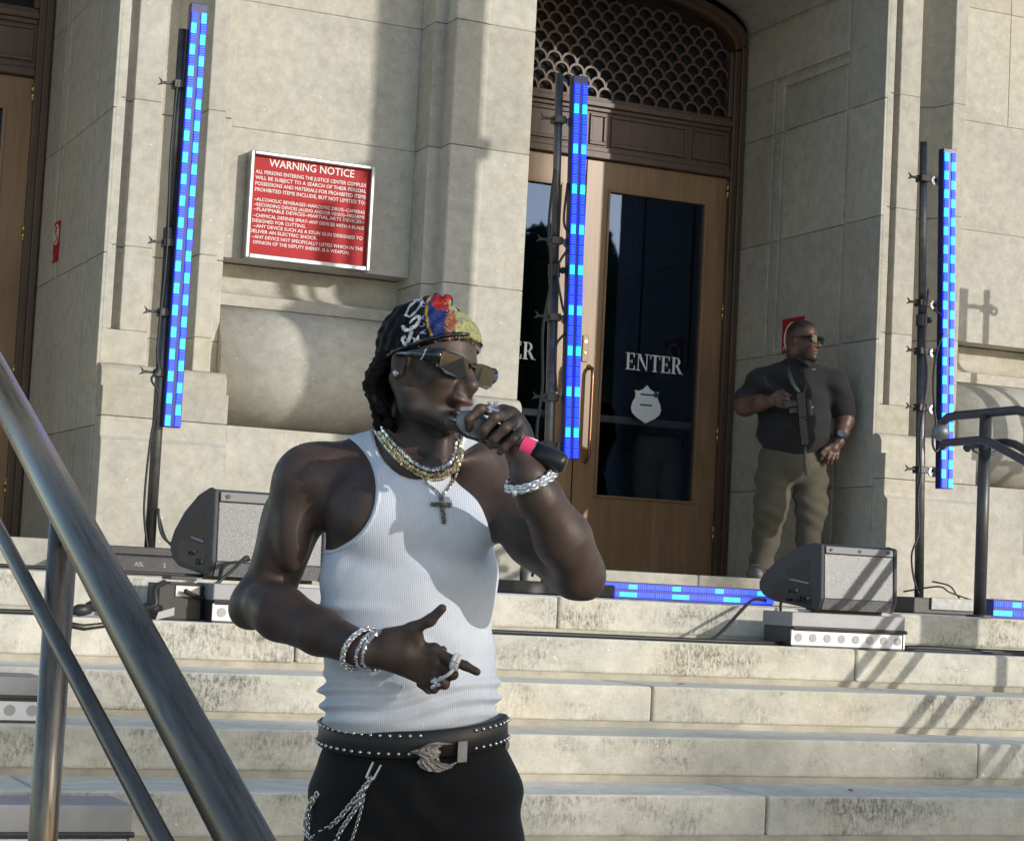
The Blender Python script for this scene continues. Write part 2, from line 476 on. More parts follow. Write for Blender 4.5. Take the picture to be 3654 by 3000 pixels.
# recessed doorways: reveals with incised lines, vault, lintel
def reveal(xp, sgn):
    """xp: face of the reveal; slabs stand 14 mm proud of a backing and leave real grooves"""
    xb = xp + 0.026
    rows = [0.168] + [0.805, 1.768, 2.584, 3.368, 4.17]
    MB().box(xb, xb + .05, 2.9, 4.68, 0.168, 4.3).build('reveal_backing', 'stone', court)
    for i, (a, b) in enumerate(zip(rows, rows[1:])):
        segs = [(2.802, 3.222), (3.264, 4.67)]
        if a >= 1.7 and b < 3.5: segs = [(2.802, 3.222), (3.264, 4.043), (4.085, 4.178), (4.214, 4.67)]
        if b > 4: 
            pcs = [((2.802, 3.222), a, b), ((3.264, 4.67), 3.772, b), ((4.214, 4.67), a, 3.772), ((4.085, 4.178), a, 3.74), ((3.264, 4.083), 3.69, 3.74), ((3.264, 4.043), a, 3.66)]
            for (ya, yb), za, zb in pcs: MB().box(xp, xb + .02, ya, yb, za + .002, zb - .002).build('reveal_slab', 'stone', court, bevel=0.004)
            continue
        for ya, yb in segs: MB().box(xp, xb + .02, ya, yb, a + .002, b - .002).build('reveal_slab', 'stone', court, bevel=0.004)

def doorway(xc):
    hw = 1.262
    # vault: profile in x,z extruded along y, with a raised border
    for y0, y1, dz in ((2.80, 3.36, 0), (3.40, 4.67, 0)):
        prof = [(xc + hw * math.cos(math.radians(a)), 4.215 + .33 * math.sin(math.radians(a)) + dz) for a in range(0, 181, 6)]
        outer = [(xc - hw - .02, 6.2), (xc + hw + .02, 6.2)]
        MB().prism(prof + [(xc - hw - .012, 4.215), (xc - hw - .012, 5.0), (xc + hw + .012, 5.0), (xc + hw + .012, 4.215)], 'y', y0, y1).build('vault_stone', 'stone', court, bevel=0.004)
    prof = [(xc + hw * math.cos(math.radians(a)), 4.232 + .33 * math.sin(math.radians(a))) for a in range(0, 181, 6)]
    MB().prism(prof + [(xc - hw, 5.0), (xc + hw, 5.0)], 'y', 3.36, 3.40).build('vault_stone', 'stone', court)
    MB().box(xc - hw - .02, xc + hw + .02, YF, 4.68, 5.004, 5.9).build('lintel', 'stone', court)
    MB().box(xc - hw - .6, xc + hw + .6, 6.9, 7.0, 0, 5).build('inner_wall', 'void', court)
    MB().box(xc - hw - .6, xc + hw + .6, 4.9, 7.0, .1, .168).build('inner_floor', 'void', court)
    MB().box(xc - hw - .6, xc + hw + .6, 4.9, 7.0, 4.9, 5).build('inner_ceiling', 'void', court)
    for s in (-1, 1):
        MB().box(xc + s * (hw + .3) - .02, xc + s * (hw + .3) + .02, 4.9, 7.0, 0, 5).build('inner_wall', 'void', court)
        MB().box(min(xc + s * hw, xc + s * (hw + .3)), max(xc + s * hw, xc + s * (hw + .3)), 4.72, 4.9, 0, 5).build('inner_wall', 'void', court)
XC = 6.425
XL = XC - 5.09
for xc in (XL, XC):
    doorway(xc)
    reveal(xc + 1.250, 1)
# top of the wall, above the picture
MB().box(-3.0, 12.0, 3.7, 4.7, 5.906, 6.6).build('parapet', 'stone', court)
# three bolt holes patched in the right bay
for (xa, xb2, za, zb) in ((8.447, 8.545, 3.722, 3.736), (8.446, 8.52, 3.655, 3.667)):
    MB().box(xa, xb2, YP - .004, YP + .002, za, zb).build('iron_cramp', 'blackm', court)
MB().prism([(8.44, 3.44), (8.545, 3.455), (8.50, 3.40), (8.44, 3.375)], 'y', YP - .003, YP + .002).build('stone_patch', 'mortar', court)

# ------------------------------------------------------------------ the double doors
YD = 4.67
def serif(ch, h):
    """polygons (x,z) of a serif capital, height h"""
    k = h; t = .16 * k; n = .065 * k; s = .055 * k
    R = lambda x0, x1, z0, z1: [(x0 * k, z0 * k), (x1 * k, z0 * k), (x1 * k, z1 * k), (x0 * k, z1 * k)]
    if ch == 'E': return [R(0, .34, 0, .05), R(.08, .24, .05, .95), R(0, .34, .95, 1.0), R(.24, .62, 0, .07), R(.55, .62, .07, .27), R(.24, .58, .93, 1.0), R(.51, .58, .75, .93), R(.24, .42, .475, .535), R(.39, .44, .39, .62)], .68 * k
    if ch == 'N': return [R(0, .27, 0, .05), R(.105, .165, .05, .95), R(-.02, .14, .95, 1.0), [(.08 * k, 1.0 * k), (.26 * k, 1.0 * k), (.74 * k, .0), (.66 * k, .0), (.16 * k, .80 * k)], R(.67, .73, .0, .95), R(.56, .84, .95, 1.0)], .88 * k
    if ch == 'T': return [R(.18, .52, 0, .05), R(.27, .43, .05, .93), R(.02, .68, .93, 1.0), R(.02, .07, .74, .93), R(.63, .68, .74, .93)], .72 * k
    if ch == 'R':
        o = [R(0, .34, 0, .05), R(.08, .24, .05, .95), R(0, .30, .95, 1.0)]
        outer = arc(.30 * k, .735 * k, .30 * k, .265 * k, -90, 90, 9); inner = arc(.30 * k, .735 * k, .14 * k, .205 * k, 90, -90, 9)
        for i in range(9): o.append([outer[i], outer[i + 1], inner[8 - i], inner[9 - i]])
        o += [R(.24, .30, .47, .53), R(.24, .30, .94, 1.0), [(.30 * k, .50 * k), (.46 * k, .50 * k), (.76 * k, .0), (.56 * k, .0)], R(.56, .82, 0, .045)]
        return o, .84 * k
def word(txt, h, x, y, z, sp=.02):
    mb = MB(); cx = x
    for ch in txt:
        ps, wd = serif(ch, h)
        for p in ps: mb.prism([(a + cx, b + z) for a, b in p], 'y', y - .002, y)
        cx += wd + sp * h
    return mb

def doors(xc, grille_on, detail, lab):
    t = thing('double_door', (xc, YD, .168), lab, 'door')
    A = lambda m, x0, x1, y0, y1, z0, z1: m.box(xc + x0, xc + x1, YD + y0, YD + y1, z0, z1)
    zb, zt = .178, 3.108
    # jamb and arched head: three stepped mouldings
    for w0, w1, yy, nm in ((1.235, 1.262, -.035, 'frame'), (1.195, 1.238, -.075, 'frame'), (1.150, 1.198, -.050, 'frame')):
        for s in (-1, 1):
            m = MB(); a, b = sorted((s * w0, s * w1)); A(m, a, b, yy, .09, zb - .008, 4.06 + (w0 - 1.15) * .6); m.build('jamb_moulding', nm, t, bevel=.006)
        r0, r1 = w0, w1
        op = [(xc + r1 * math.cos(math.radians(a)), 4.06 + (w1 - 1.15) * .6 + (.37 * r1 / 1.262) * math.sin(math.radians(a)) ** .92) for a in range(0, 181, 5)]
        ip = [(xc + r0 * math.cos(math.radians(a)), 4.06 + (w0 - 1.15) * .6 + (.37 * r0 / 1.262) * math.sin(math.radians(a)) ** .92) for a in range(180, -1, -5)]
        MB().prism(op + ip, 'y', YD + yy, YD + .09).build('arch_moulding', nm, t, bevel=.004)
    # rail between doors and fanlight, with sunk panels
    m = MB(); A(m, -1.15, 1.15, -.01, .08, zt + .004, 3.56); m.build('transom_rail', 'transom', t)
    for za, zb2, yy in ((3.115, 3.165, -.045), (3.165, 3.20, -.03), (3.455, 3.485, -.03), (3.485, 3.525, -.055), (3.525, 3.545, -.035)):
        m = MB(); A(m, -1.149, 1.149, yy, -.008, za, zb2); m.build('moulding', 'transom', t, bevel=.005)
    for xa, xb in ((-1.13, -.79), (-.74, -.06), (.0, .13), (.17, .79), (.84, 1.13)):
        for (a, b, c, d) in ((xa, xb, 3.215, 3.24), (xa, xb, 3.42, 3.44), (xa, xa + .02, 3.24, 3.42), (xb - .02, xb, 3.24, 3.42)):
            m = MB(); A(m, a, b, -.024, -.008, c, d); m.build('panel_bead', 'transom', t, bevel=.004)
    # fanlight grille of overlapping scales
    gp = [(xc + 1.15 * math.cos(math.radians(a)), 4.06 + .335 * math.sin(math.radians(a))) for a in range(0, 181, 6)]
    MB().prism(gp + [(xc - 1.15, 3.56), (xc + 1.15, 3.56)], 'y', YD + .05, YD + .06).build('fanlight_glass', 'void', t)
    for s in (-1, 1):
        m = MB(); a, b = sorted((s * 1.15, s * 1.118)); A(m, a, b, -.03, .05, 3.56, 4.05); m.build('grille_border', 'transom', t, bevel=.004)
    if grille_on:
        proto = None; pw, ph = .118, .071
        for r in range(13):
            for c in range(-11, 12):
                x = c * pw + (pw / 2 if r % 2 else 0); z = 3.575 + r * ph
                if abs(x) > 1.115: continue
                top = 4.06 + .30 * math.sqrt(max(0, 1 - (x / 1.15) ** 2))
                if z + .07 > top: continue
                if proto is None:
                    ro, ri, n = .0645, .0490, 12
                    op = [(ro * math.cos(math.radians(a)), ro * 1.05 * math.sin(math.radians(a))) for a in range(-14, 195, 16)]
                    ip = [(ri * math.cos(math.radians(a)), ri * 1.05 * math.sin(math.radians(a))) for a in range(-14, 195, 16)][::-1]
                    mb = MB()
                    for i in range(len(op) - 1):
                        j = len(ip) - 1 - i
                        mb.prism([op[i], op[i + 1], ip[j - 1], ip[j]], 'y', -.012, .012)
                    proto = mb.build('scale', 'transom', t, org=(0, 0, 0))
                    proto.location = (x, .01 + .004 * (r % 2), z - .168)
                else: inst(proto, 'scale', t, (x, .01 + .004 * (r % 2), z - .168))
        m = MB(); A(m, .0, .022, -.02, .05, 3.56, 4.36)
    # leaves
    for s in (-1, 1):
        lo, hi = (.006, 1.150) if s > 0 else (-1.150, -.006)
        gl = (.195, .972) if s > 0 else (-.972, -.195)
        leaf = MB()
        A(leaf, lo, gl[0], 0, .06, zb, zt); A(leaf, gl[1], hi, 0, .06, zb, zt)
        A(leaf, gl[0], gl[1], 0, .06, zb, .722); A(leaf, gl[0], gl[1], 0, .06, 2.892, zt)
        leaf = leaf.build('door_leaf', 'door', t)
        bd = MB()
        for (a, b, c, d) in ((gl[0] - .018, gl[0], .704, 2.91), (gl[1], gl[1] + .018, .704, 2.91), (gl[0], gl[1], .704, .722), (gl[0], gl[1], 2.892, 2.91)): A(bd, a, b, -.012, -.0005, c, d)
        bd.build('glazing_bead', 'door', leaf, bevel=.004)
        m = MB(); A(m, gl[0], gl[1], .022, .030, .722, 2.892); gpane = m.build('glass_pane', 'glass', leaf)
        m = MB(); A(m, gl[0] - .02, gl[1] + .02, .075, .12, 1.245, 1.30); m.build('push_bar', 'alu', leaf, bevel=.008)
        # hinges
        for z in (.50, 1.22, 2.12, 3.02):
            hx = xc + s * 1.150
            hm = MB().tube([(hx, YD - .012, z - .045), (hx, YD - .012, z - .001)], .013, 10).tube([(hx, YD - .012, z + .001), (hx, YD - .012, z + .045)], .013, 10)
            hm.ball((hx, YD - .012, z + .046), .012, 8, 6).ball((hx, YD - .012, z - .046), .012, 8, 6)
            hm.build('hinge', 'brass', leaf, smooth=True)
        # pull handle and lock plate
        hx = xc + s * .092
        hp = [(hx, YD + .0, .955), (hx, YD - .045, .965), (hx, YD - .062, .99)] + [(hx, YD - .064, .99 + i * .06) for i in range(1, 10)] + [(hx, YD - .062, 1.585), (hx, YD - .045, 1.61), (hx, YD, 1.62)]
        MB().tube(hp, .0125, 12).ball((hx, YD - .004, .955), .021, 10, 6, (1, .5, 1)).ball((hx, YD - .004, 1.62), .021, 10, 6, (1, .5, 1)).build('pull_handle', 'copper', leaf, smooth=True)
        lk = MB(); A(lk, s * .052 - .022, s * .052 + .022, -.010, -.0005, 1.655, 1.845); lk = lk.build('lock_plate', 'door', leaf, bevel=.004)
        MB().tube([(xc + s * .052, YD - .016, 1.80), (xc + s * .052, YD - .009, 1.80)], .012, 12).tube([(xc + s * .052, YD - .016, 1.72), (xc + s * .052, YD - .009, 1.72)], .008, 10).build('lock_cylinder', 'brass', leaf)
        if detail:
            x0 = xc + (.392 if s > 0 else -.79)
            word('ENTER', .122, x0, YD + .0215, 1.635).build('enter_lettering', 'white', leaf)
            if s > 0:
                bc, bz = xc + .573, 1.30
                half = [(0, .235), (.030, .205), (.062, .19), (.098, .192), (.090, .165), (.092, .14), (.112, .105), (.122, .065), (.112, .03), (.078, 0.0), (.035, -.022), (0, -.04)]
                sh = [(bc - a, bz + b) for a, b in half] + [(bc + a, bz + b) for a, b in half[::-1][1:-1]]
                bg2 = MB().prism(sh, 'y', YD + .019, YD + .0215).build('badge_sticker', 'white', leaf)
                pm = MB()
                for (a, b, c, d) in ((-.05, .055, .160, .172), (-.05, .045, .085, .097)): pm.box(bc + a, bc + b, YD + .0175, YD + .0189, bz + c, bz + d)
                pm.prism(arc(bc + .075, bz + .17, .021, .021, 0, 360, 12)[:-1], 'y', YD + .0175, YD + .0189)
                pm.build('badge_print', 'navy', leaf)
    return t
doors(XC, True, True, 'bronze double doors marked ENTER under the scalloped fanlight')
doors(XL, False, False, 'dark bronze door in the left archway, cut off by the photo edge')
# ------------------------------------------------------------------ LED stands
CELL_W, CELL_H = .027, .0580
def cell_mesh(name, mat):
    me = bpy.data.meshes.new(name)
    mb = MB().box(-CELL_W / 2, CELL_W / 2, -.004, .004, 0, CELL_H - .0012)
    me.from_pydata(mb.v, [], mb.f); me.materials.append(MT[mat]); return me
ME_B, ME_C = cell_mesh('led_cell_blue', 'ledb'), cell_mesh('led_cell_cyan', 'ledc')

def led_bar(parent, loc, length, rot, ph=0, gap=.052, per=3, stagger=True, name='led_bar'):
    """two rows of cells on a thin housing; local z runs along the bar, cells face -y"""
    org = parent_origin(parent)
    b = MB().box(-.047, .047, .0, .055, 0, length).build(name, 'ledbody', parent, org=(0, 0, 0), bevel=.004)
    b.location = Vector(loc) - org; b.rotation_euler = rot
    n = int(length / CELL_H)
    for row, x in enumerate((-gap / 2, gap / 2)):
        for i in range(n):
            on = ((i + ph + (1 if (row and stagger) else 0)) % per) == 0
            c = bpy.data.objects.new('led_cell', ME_C if on else ME_B); COL.objects.link(c); c.parent = b
            c.location = (x, -.0045, .006 + i * CELL_H)
    return b

def clamp(parent, x, y, z, xb):
    org = parent_origin(parent)
    m = MB().box(x - .035, x + .035, y - .036, y + .036, z - .022, z + .022)
    m.box(x + .034, xb, y - .016, y + .0, z - .012, z + .016)
    m.box(x - .085, x - .034, y - .012, y + .008, z - .006, z + .008)
    m.prism([(x - .115, z + .028), (x - .085, z + .006), (x - .085, z - .008), (x - .120, z - .018), (x - .100, z + .003)], 'y', y - .008, y + .004)
    c = m.build('clamp', 'blackm', parent, bevel=.004)
    # pale hook ring with a hole
    xh, zh = x + .075, z - .008
    n = 10; o = arc(xh, zh, .036, .034, 0, 360, n)[:-1]; i_ = arc(xh, zh, .013, .013, 0, 360, n)[:-1]
    r = MB()
    for k in range(n): r.prism([o[k], o[(k + 1) % n], i_[(k + 1) % n], i_[k]], 'y', y - .030, y - .018)
    r.build('hook_ring', 'alu', c, bevel=.002)

def stand(loc, h, bar_x, bar_z0, bar_len, lab, clamps, plate, ph, lean=0.0, group='LED light stands along the landing', bar_y=-.06, brot=0.0, per=2, stag=True, tl=0.0):
    t = thing('light_stand', loc, lab, 'light stand', group)
    x, y, z = loc
    px = lambda zz: x - tl * zz
    MB().tube([(x, y, z + .02), (px(h * .62), y, z + h * .62)], .029, 16).build('lower_pole', 'polem', t, smooth=False)
    for p in t.children[-1].data.polygons: p.use_smooth = len(p.vertices) == 4
    MB().tube([(px(h * .62), y, z + h * .62), (px(h), y, z + h)], .0235, 16).build('upper_pole', 'polem', t)
    for p in t.children[-1].data.polygons: p.use_smooth = len(p.vertices) == 4
    MB().tube([(px(h * .62), y, z + h * .62 - .04), (px(h * .62), y, z + h * .62 + .03)], .036, 14).ball((px(h * .62) + .05, y - .01, z + h * .62), .02, 10, 6).build('collar', 'blackm', t)
    x0, x1, y0, y1, z1 = plate
    MB().box(x + x0, x + x1, y + y0, y + y1, z + .003, z + z1).build('base_plate', 'blackm', t, bevel=.008)
    for zc in clamps: clamp(t, px(zc - z), y, zc, px(zc - z) + bar_x - .04)
    led_bar(t, (px(bar_z0 - z) + bar_x, y + bar_y, bar_z0), bar_len, (0, -math.atan(tl) + lean, brot), ph, per=per, stagger=stag)
    return t
SL = stand((2.778, 2.13, 0), 2.90, .058, .775, 2.26, 'LED light stand left of the warning sign, its twin tube rows glowing blue', (2.60, 1.75, 1.38, 1.06), (-.36, .46, -.34, .34, .098), 0, lean=math.radians(.15), bar_y=-.075)
for o in list(SL.children):
    if o.name.startswith('base_plate'):
        MB().box(2.50, 3.20, 2.0, 2.45, .1005, .145).build('counterweight', 'blackm', SL, bevel=.006)
        for txt, x in (('ASL', 2.618), ('2', 2.765)):
            vs, fs = text_mesh(txt, .022)
            MB().add([(a + x, 1.789, c + .045) for a, b, c in vs], fs).build('stencil_text', 'lens', SL)
SM = stand((5.070, 2.13, 0), 2.99, .098, .775, 2.20, 'LED light stand in front of the meeting stiles of the double doors', (2.72, 2.02, 1.58, 1.12, .85), (-.36, .26, -.36, .32, .075), 2, bar_y=-.085, per=4, stag=False, tl=.024)
SR = stand((7.608, 2.13, 0), 2.93, .140, .775, 2.12, 'LED light stand before the right pier, steel plate at its foot', (2.70, 1.92, 1.62, 1.27, .885), (-.25, .42, -.30, .30, .10), 1, bar_y=-.080, tl=.029)
MB().box(7.475, 7.99, 1.815, 1.832, .03, .104).build('steel_strip', 'steel', SR, bevel=.004)
# the next stand of the row, outside the right edge; its shadow falls on the right bay
S4 = stand((9.43, 2.10, 0), 2.57, -.20, .62, 1.95, 'LED light stand beyond the right edge of the photo', (2.45, 1.9, 1.3), (-.3, .3, -.3, .3, .09), 0)
# unseen tall stand added on the steps so its shadow reaches the notice board
S5 = stand((7.145, -1.95, -4 * RISE), 4.65, -.14, .9, 2.95, 'unseen tall LED stand added on the steps for its shadow', (3.75, 3.3, 2.8), (-.3, .3, -.2, .2, .09), 0)
# unseen mast added outside the right edge to shade the wall bay
t = thing('shadow_tower', (7.47, -1.95, -5 * RISE), 'unseen tower added outside the right edge to shade the wall bay', 'shadow caster')
m = MB().box(7.35, 7.58, -2.05, -1.85, -.70, 7.2); m.build('mast', 'blackm', t)
m = MB().box(7.29, 7.64, -2.10, -1.80, 4.05, 4.16); m.build('bracket', 'blackm', t)  # wider block shaped to put a bump in the cast shadow
m = MB().box(6.87, 7.349, -2.2, -1.8, 1.3, 3.25); m.build('shade_box', 'blackm', t)  # box added beside the mast to darken the bolster

# lying light bars on the landing
def floor_bar(x0, x1, y, z, lab, ph):
    t = thing('floor_light_bar', ((x0 + x1) / 2, y, z), lab, 'light bar', 'LED bars lying on the landing')
    b = MB().box(x0, x1, y + .002, y + .07, z, z + .098).build('housing', 'ledbody', t, bevel=.004)
    n = int((x1 - x0) / CELL_H)
    for row, zz in enumerate((z + .026, z + .072)):
        for i in range(n):
            on = ((i + ph + 2 * row) % 6) in (0, 1) if row == 0 else ((i + ph) % 5) in (2,)
            c = bpy.data.objects.new('led_cell', ME_C if on else ME_B); COL.objects.link(c); c.parent = b
            c.location = Vector((x0 + (i + 1) * CELL_H, y - .0025, zz)) - Vector(t.location); c.rotation_euler = (0, -math.pi / 2, 0)
    return t
floor_bar(5.44, 6.66, 2.28, .002, 'glowing blue LED bar lying at the foot of the double doors', 3)
floor_bar(6.80, 7.95, .32, .002, 'glowing blue LED bar on the landing right of the railing post', 0)

MT['lens2'] = plain('dull_grey_trim', (.17, .17, .175), .5)
# ------------------------------------------------------------------ floor monitors and wash lights
def wedge(x, y, z, wd, sc, lab):
    t = thing('floor_monitor', (x, y, z), lab, 'speaker', 'black wedge monitors on the landing edge')
    P = lambda d, h: (y + d * sc, z + h * sc)
    side = [P(.02, .0), P(-.012, .055), P(.0, .318), P(.07, .330), P(.22, .305), P(.40, .245), P(.53, .175), P(.575, .130), P(.572, .095), P(.53, .062), P(.44, .035)]
    front_i = 0.022
    MB().prism(side, 'x', x, x + front_i).build('side_panel', 'cab', t, bevel=.008)
    MB().prism(side, 'x', x + wd - front_i, x + wd).build('side_panel', 'cab', t, bevel=.008)
    body = [P(.03, .004), P(.0, .058), P(.012, .312), P(.07, .324), P(.22, .299), P(.40, .240), P(.53, .170), P(.57, .128), P(.565, .096), P(.525, .066), P(.44, .040)]
    MB().prism(body, 'x', x + front_i + .0005, x + wd - front_i - .0005).build('cabinet', 'cab', t)
    xa, xb = x + front_i + .002, x + wd - front_i - .002
    nx, nz = 26, 16
    # perforated front grille, lower lip turned under
    g = [P(-.010, .058), P(.0035, .276), P(.010, .276), P(.0, .058)]
    MB().prism(g, 'x', xa, xb).build('grille', 'grille', t, bevel=.004)
    MB().prism([P(.014, .004), P(-.009, .056), P(.0, .058), P(.03, .006)], 'x', xa, xb).build('grille_lip', 'grille', t)
    st = MB().prism([P(-.004, .279), P(-.001, .313), P(.014, .313), P(.010, .279)], 'x', xa + .004, xb - .004).build('trim_strip', 'lens2', t, bevel=.002)
    for f in (.08, .5, .92):
        bx = xa + f * (xb - xa)
        MB().tube([(bx, y - .008 * sc, z + .297 * sc), (bx, y + .004, z + .297 * sc)], .008 * sc, 10).build('bolt', 'blackm', st)
    # handle pocket and connector bay on the left cheek
    hp = [P(.10, .255), P(.33, .185), P(.30, .165), P(.12, .135), P(.09, .150)]
    MB().prism(hp, 'x', x - .0015, x + .006).build('handle_pocket', 'black', t, bevel=.004)
    cp = [P(.08, .118), P(.40, .150), P(.44, .12), P(.44, .052), P(.06, .022)]
    c = MB().prism(cp, 'x', x - .0012, x + .006).build('connector_bay', 'black', t, bevel=.003)
    rr = random.Random(3)
    for i in range(9):
        q = P(.09 + .036 * (i % 6) + rr.uniform(-.006, .006), .055 + .032 * (i // 3 % 2) + rr.uniform(-.008, .008))
        MB().tube([(x - .010, q[0], q[1]), (x - .001, q[0], q[1])], .0075 if i % 2 else .005, 8).build('knob', 'grey' if i % 3 == 0 else 'blackm', c)
    MB().prism([P(.10, .125), P(.27, .142), P(.27, .150), P(.10, .133)], 'x', x - .003, x - .0013).build('legend_strip', 'grey', c)
    MB().prism([P(.09, .004), P(.15, .010), P(.15, -.010), P(.09, -.014)], 'x', x + .02, x + wd - .02).build('foot', 'black', t)
    return t
wedge(5.465, -.10, -.002, .438, .98, 'black wedge monitor below the guard, sunlit grey grille facing the steps')
wedge(2.495, .00, .010, .515, 1.16, 'black wedge monitor left of the singer, partly behind his arm')

def wash(x0, x1, y, z, lab, label_h=.158, dep=.26):
    t = thing('wash_light', ((x0 + x1) / 2, y + dep / 2, z), lab, 'stage light', 'white fronted wash lights on the steps')
    MB().box(x0, x1, y, y + dep, z + .090, z + label_h).build('upper_housing', 'grey', t, bevel=.005)
    MB().box(x0 + .004, x1 - .004, y + .012, y + dep - .01, z + .004, z + .090).build('lower_housing', 'blackm', t, bevel=.003)
    MB().tube([(x0 + .004, y - .004, z + .086), (x1 + .006, y - .004, z + .086)], .009, 8).build('hinge_bar', 'blackm', t)
    wn_ = MB().box(x0 + .010, x1 - .012, y + .002, y + .014, z + .009, z + .073).build('window', 'win', t)
    n = 8
    for i in range(n):
        cx = x0 + (i + .38) * (x1 - x0) / n + .01
        MB().prism(arc(cx, z + .043, .019, .019, 0, 360, 16)[:-1], 'y', y - .0012, y + .0022).build('lens', 'lens', wn_)
    MB().box(x0 + .002, x1 - .002, y - .003, y + .01, z + .0, z + .009).build('lower_lip', 'blackm', t)
    for xe in (x0, x1 - .008): MB().box(xe, xe + .008, y - .002, y + .01, z + .009, z + .078).build('end_cap', 'alu', t)
    return t
wash(5.120, 5.738, -.42, -RISE + .001, 'wash light with eight round lenses under the right monitor')
wash(2.395, 3.03, -.42, -RISE + .001, 'wash light half hidden behind the singer, under the left monitor')
wash(.93, 1.545, -1.36, -3 * RISE + .001, 'wash light on a lower step at the left edge, behind the railing post')
wash(1.00, 1.640, -2.30, -5 * RISE + .001, 'wash light at the bottom left corner, only its dark top showing', .175)

# ------------------------------------------------------------------ power box, plugs and cables
t = thing('power_box', (2.34, -.30, -RISE), 'black cable junction box with plugs left of the wash light', 'power box')
MB().box(2.20, 2.385, -.30, -.12, -RISE + .002, -RISE + .150).build('box', 'black', t, bevel=.006)
MB().box(2.27, 2.372, -.306, -.298, -.075, -.030).build('front_plate', 'alu', t, bevel=.002)
for zz in (-.025, .0): MB().box(2.25, 2.36, -.29, -.15, zz - .008, zz + .008).build('latch', 'blackm', t, bevel=.003)
t = thing('plug_connector', (2.10, -.36, -RISE), 'heap of black round connectors on the tread by the junction box', 'connectors')
rr = random.Random(5)
for i in range(6):
    x = 1.88 + .06 * i; yy = -.36 + .03 * (i % 3); zz = -RISE + .028 + .020 * (i % 2)
    d = Vector((.075, rr.uniform(-.02, .02), rr.uniform(-.008, .012)))
    p = Vector((x, yy, zz))
    MB().tube([p - d * .5, p - d * .2, p + d * .1, p + d * .5], [.014, .024, .024, .017], 12).build('plug', 'black', t, smooth=True)
MB().tube([(2.02 + .016 * math.cos(a), -.33, -.085 + .018 * math.sin(a)) for a in [i * .7 for i in range(10)]], .004, 6).build('ring', 'blackm', t)
MB().prism([(2.17, -.172), (2.245, -.150), (2.245, -.118), (2.18, -.140)], 'y', -.40, -.395).build('paper_tag', 'lens', t)

def cable(pts, r, lab, name='cable', m='cable', n=8):
    P = [Vector(p) for p in pts]; out = []
    for i in range(len(P) - 1):
        p0, p1, p2, p3 = P[max(i - 1, 0)], P[i], P[i + 1], P[min(i + 2, len(P) - 1)]
        for k in range(n):
            t_ = k / n
            out.append(0.5 * ((2 * p1) + (-p0 + p2) * t_ + (2 * p0 - 5 * p1 + 4 * p2 - p3) * t_ ** 2 + (-p0 + 3 * p1 - 3 * p2 + p3) * t_ ** 3))
    out.append(P[-1])
    o = MB().tube(out, r, 8).build(name, m, None, smooth=True, org=tuple(P[0]))
    return tag(o, lab, 'cable')
Z1 = -RISE
cable([(2.76, 2.10, 2.62), (2.745, 2.09, 2.2), (2.758, 2.09, 1.7), (2.74, 2.09, 1.2), (2.755, 2.09, 1.08), (2.72, 2.09, 1.02), (2.765, 2.09, .93), (2.735, 2.09, .7), (2.725, 2.09, .35), (2.76, 2.09, .13)], .0065, 'black cable strapped along the left light stand')
cable([(2.80, 2.09, .35), (2.83, 2.06, .20), (2.98, 2.02, .13), (3.16, 2.0, .105)], .007, 'black cable looping from the foot of the left light stand')
cable([(2.81, 2.09, .30), (2.86, 2.05, .17), (3.0, 2.03, .115), (3.2, 2.02, .10)], .006, 'thin second cable at the foot of the left light stand')
cable([(4.975, 2.08, 2.42), (4.955, 2.08, 2.1), (4.985, 2.08, 1.8), (4.95, 2.08, 1.5), (4.965, 2.08, 1.18), (4.945, 2.08, .9), (4.99, 2.08, .55), (4.96, 2.08, .1)], .0085, 'black cable hanging down the middle light stand')
cable([(5.06, 2.08, 2.35), (5.045, 2.07, 2.12), (5.10, 2.07, 2.02), (5.02, 2.07, 1.86), (5.055, 2.07, 1.66), (5.10, 2.07, 1.52), (5.03, 2.07, 1.40), (5.05, 2.07, 1.15)], .0075, 'cable bundle looped between pole and tube of the middle stand')
cable([(7.56, 2.08, 2.0), (7.535, 2.07, 1.7), (7.565, 2.07, 1.45), (7.53, 2.07, 1.1), (7.545, 2.07, .86), (7.53, 2.07, .7), (7.545, 2.07, .5), (7.50, 2.07, .36), (7.52, 2.07, .22), (7.555, 2.06, .12)], .0065, 'black cable bowing out beside the right light stand')
cable([(7.60, 2.07, 1.88), (7.68, 2.05, 1.80), (7.62, 2.05, 1.62), (7.60, 2.05, 1.42), (7.63, 2.05, 1.18), (7.665, 2.05, 1.06), (7.64, 2.05, 1.0), (7.61, 2.05, 1.06), (7.635, 2.05, 1.2)], .0075, 'cable with a hanging loop on the right light stand')
cable([(7.40, 2.0, .13), (7.55, 1.86, .17), (7.62, 1.84, .14), (7.74, 1.84, .11), (7.80, 1.86, .10)], .005, 'thin cable coiled at the foot of the right light stand')
cable([(7.57, 1.95, .20), (7.66, 1.90, .18), (7.70, 1.88, .13), (7.72, 1.87, .105)], .005, 'short wire arching over the steel plate')
cable([(5.738, -.33, Z1 + .014), (5.95, -.36, Z1 + .018), (6.2, -.35, Z1 + .014), (6.5, -.37, Z1 + .014), (6.9, -.37, Z1 + .014)], .013, 'thick black cable running right along the first tread')
cable([(5.738, -.39, Z1 + .008), (6.1, -.40, Z1 + .008), (6.6, -.41, Z1 + .008), (6.9, -.41, Z1 + .008)], .006, 'thin cable beside the thick one on the first tread')
cable([(3.4, -.38, Z1 + .011), (3.9, -.39, Z1 + .011), (4.4, -.39, Z1 + .011), (4.8, -.40, Z1 + .011), (5.12, -.33, Z1 + .012)], .010, 'black cable along the first tread behind the singer')
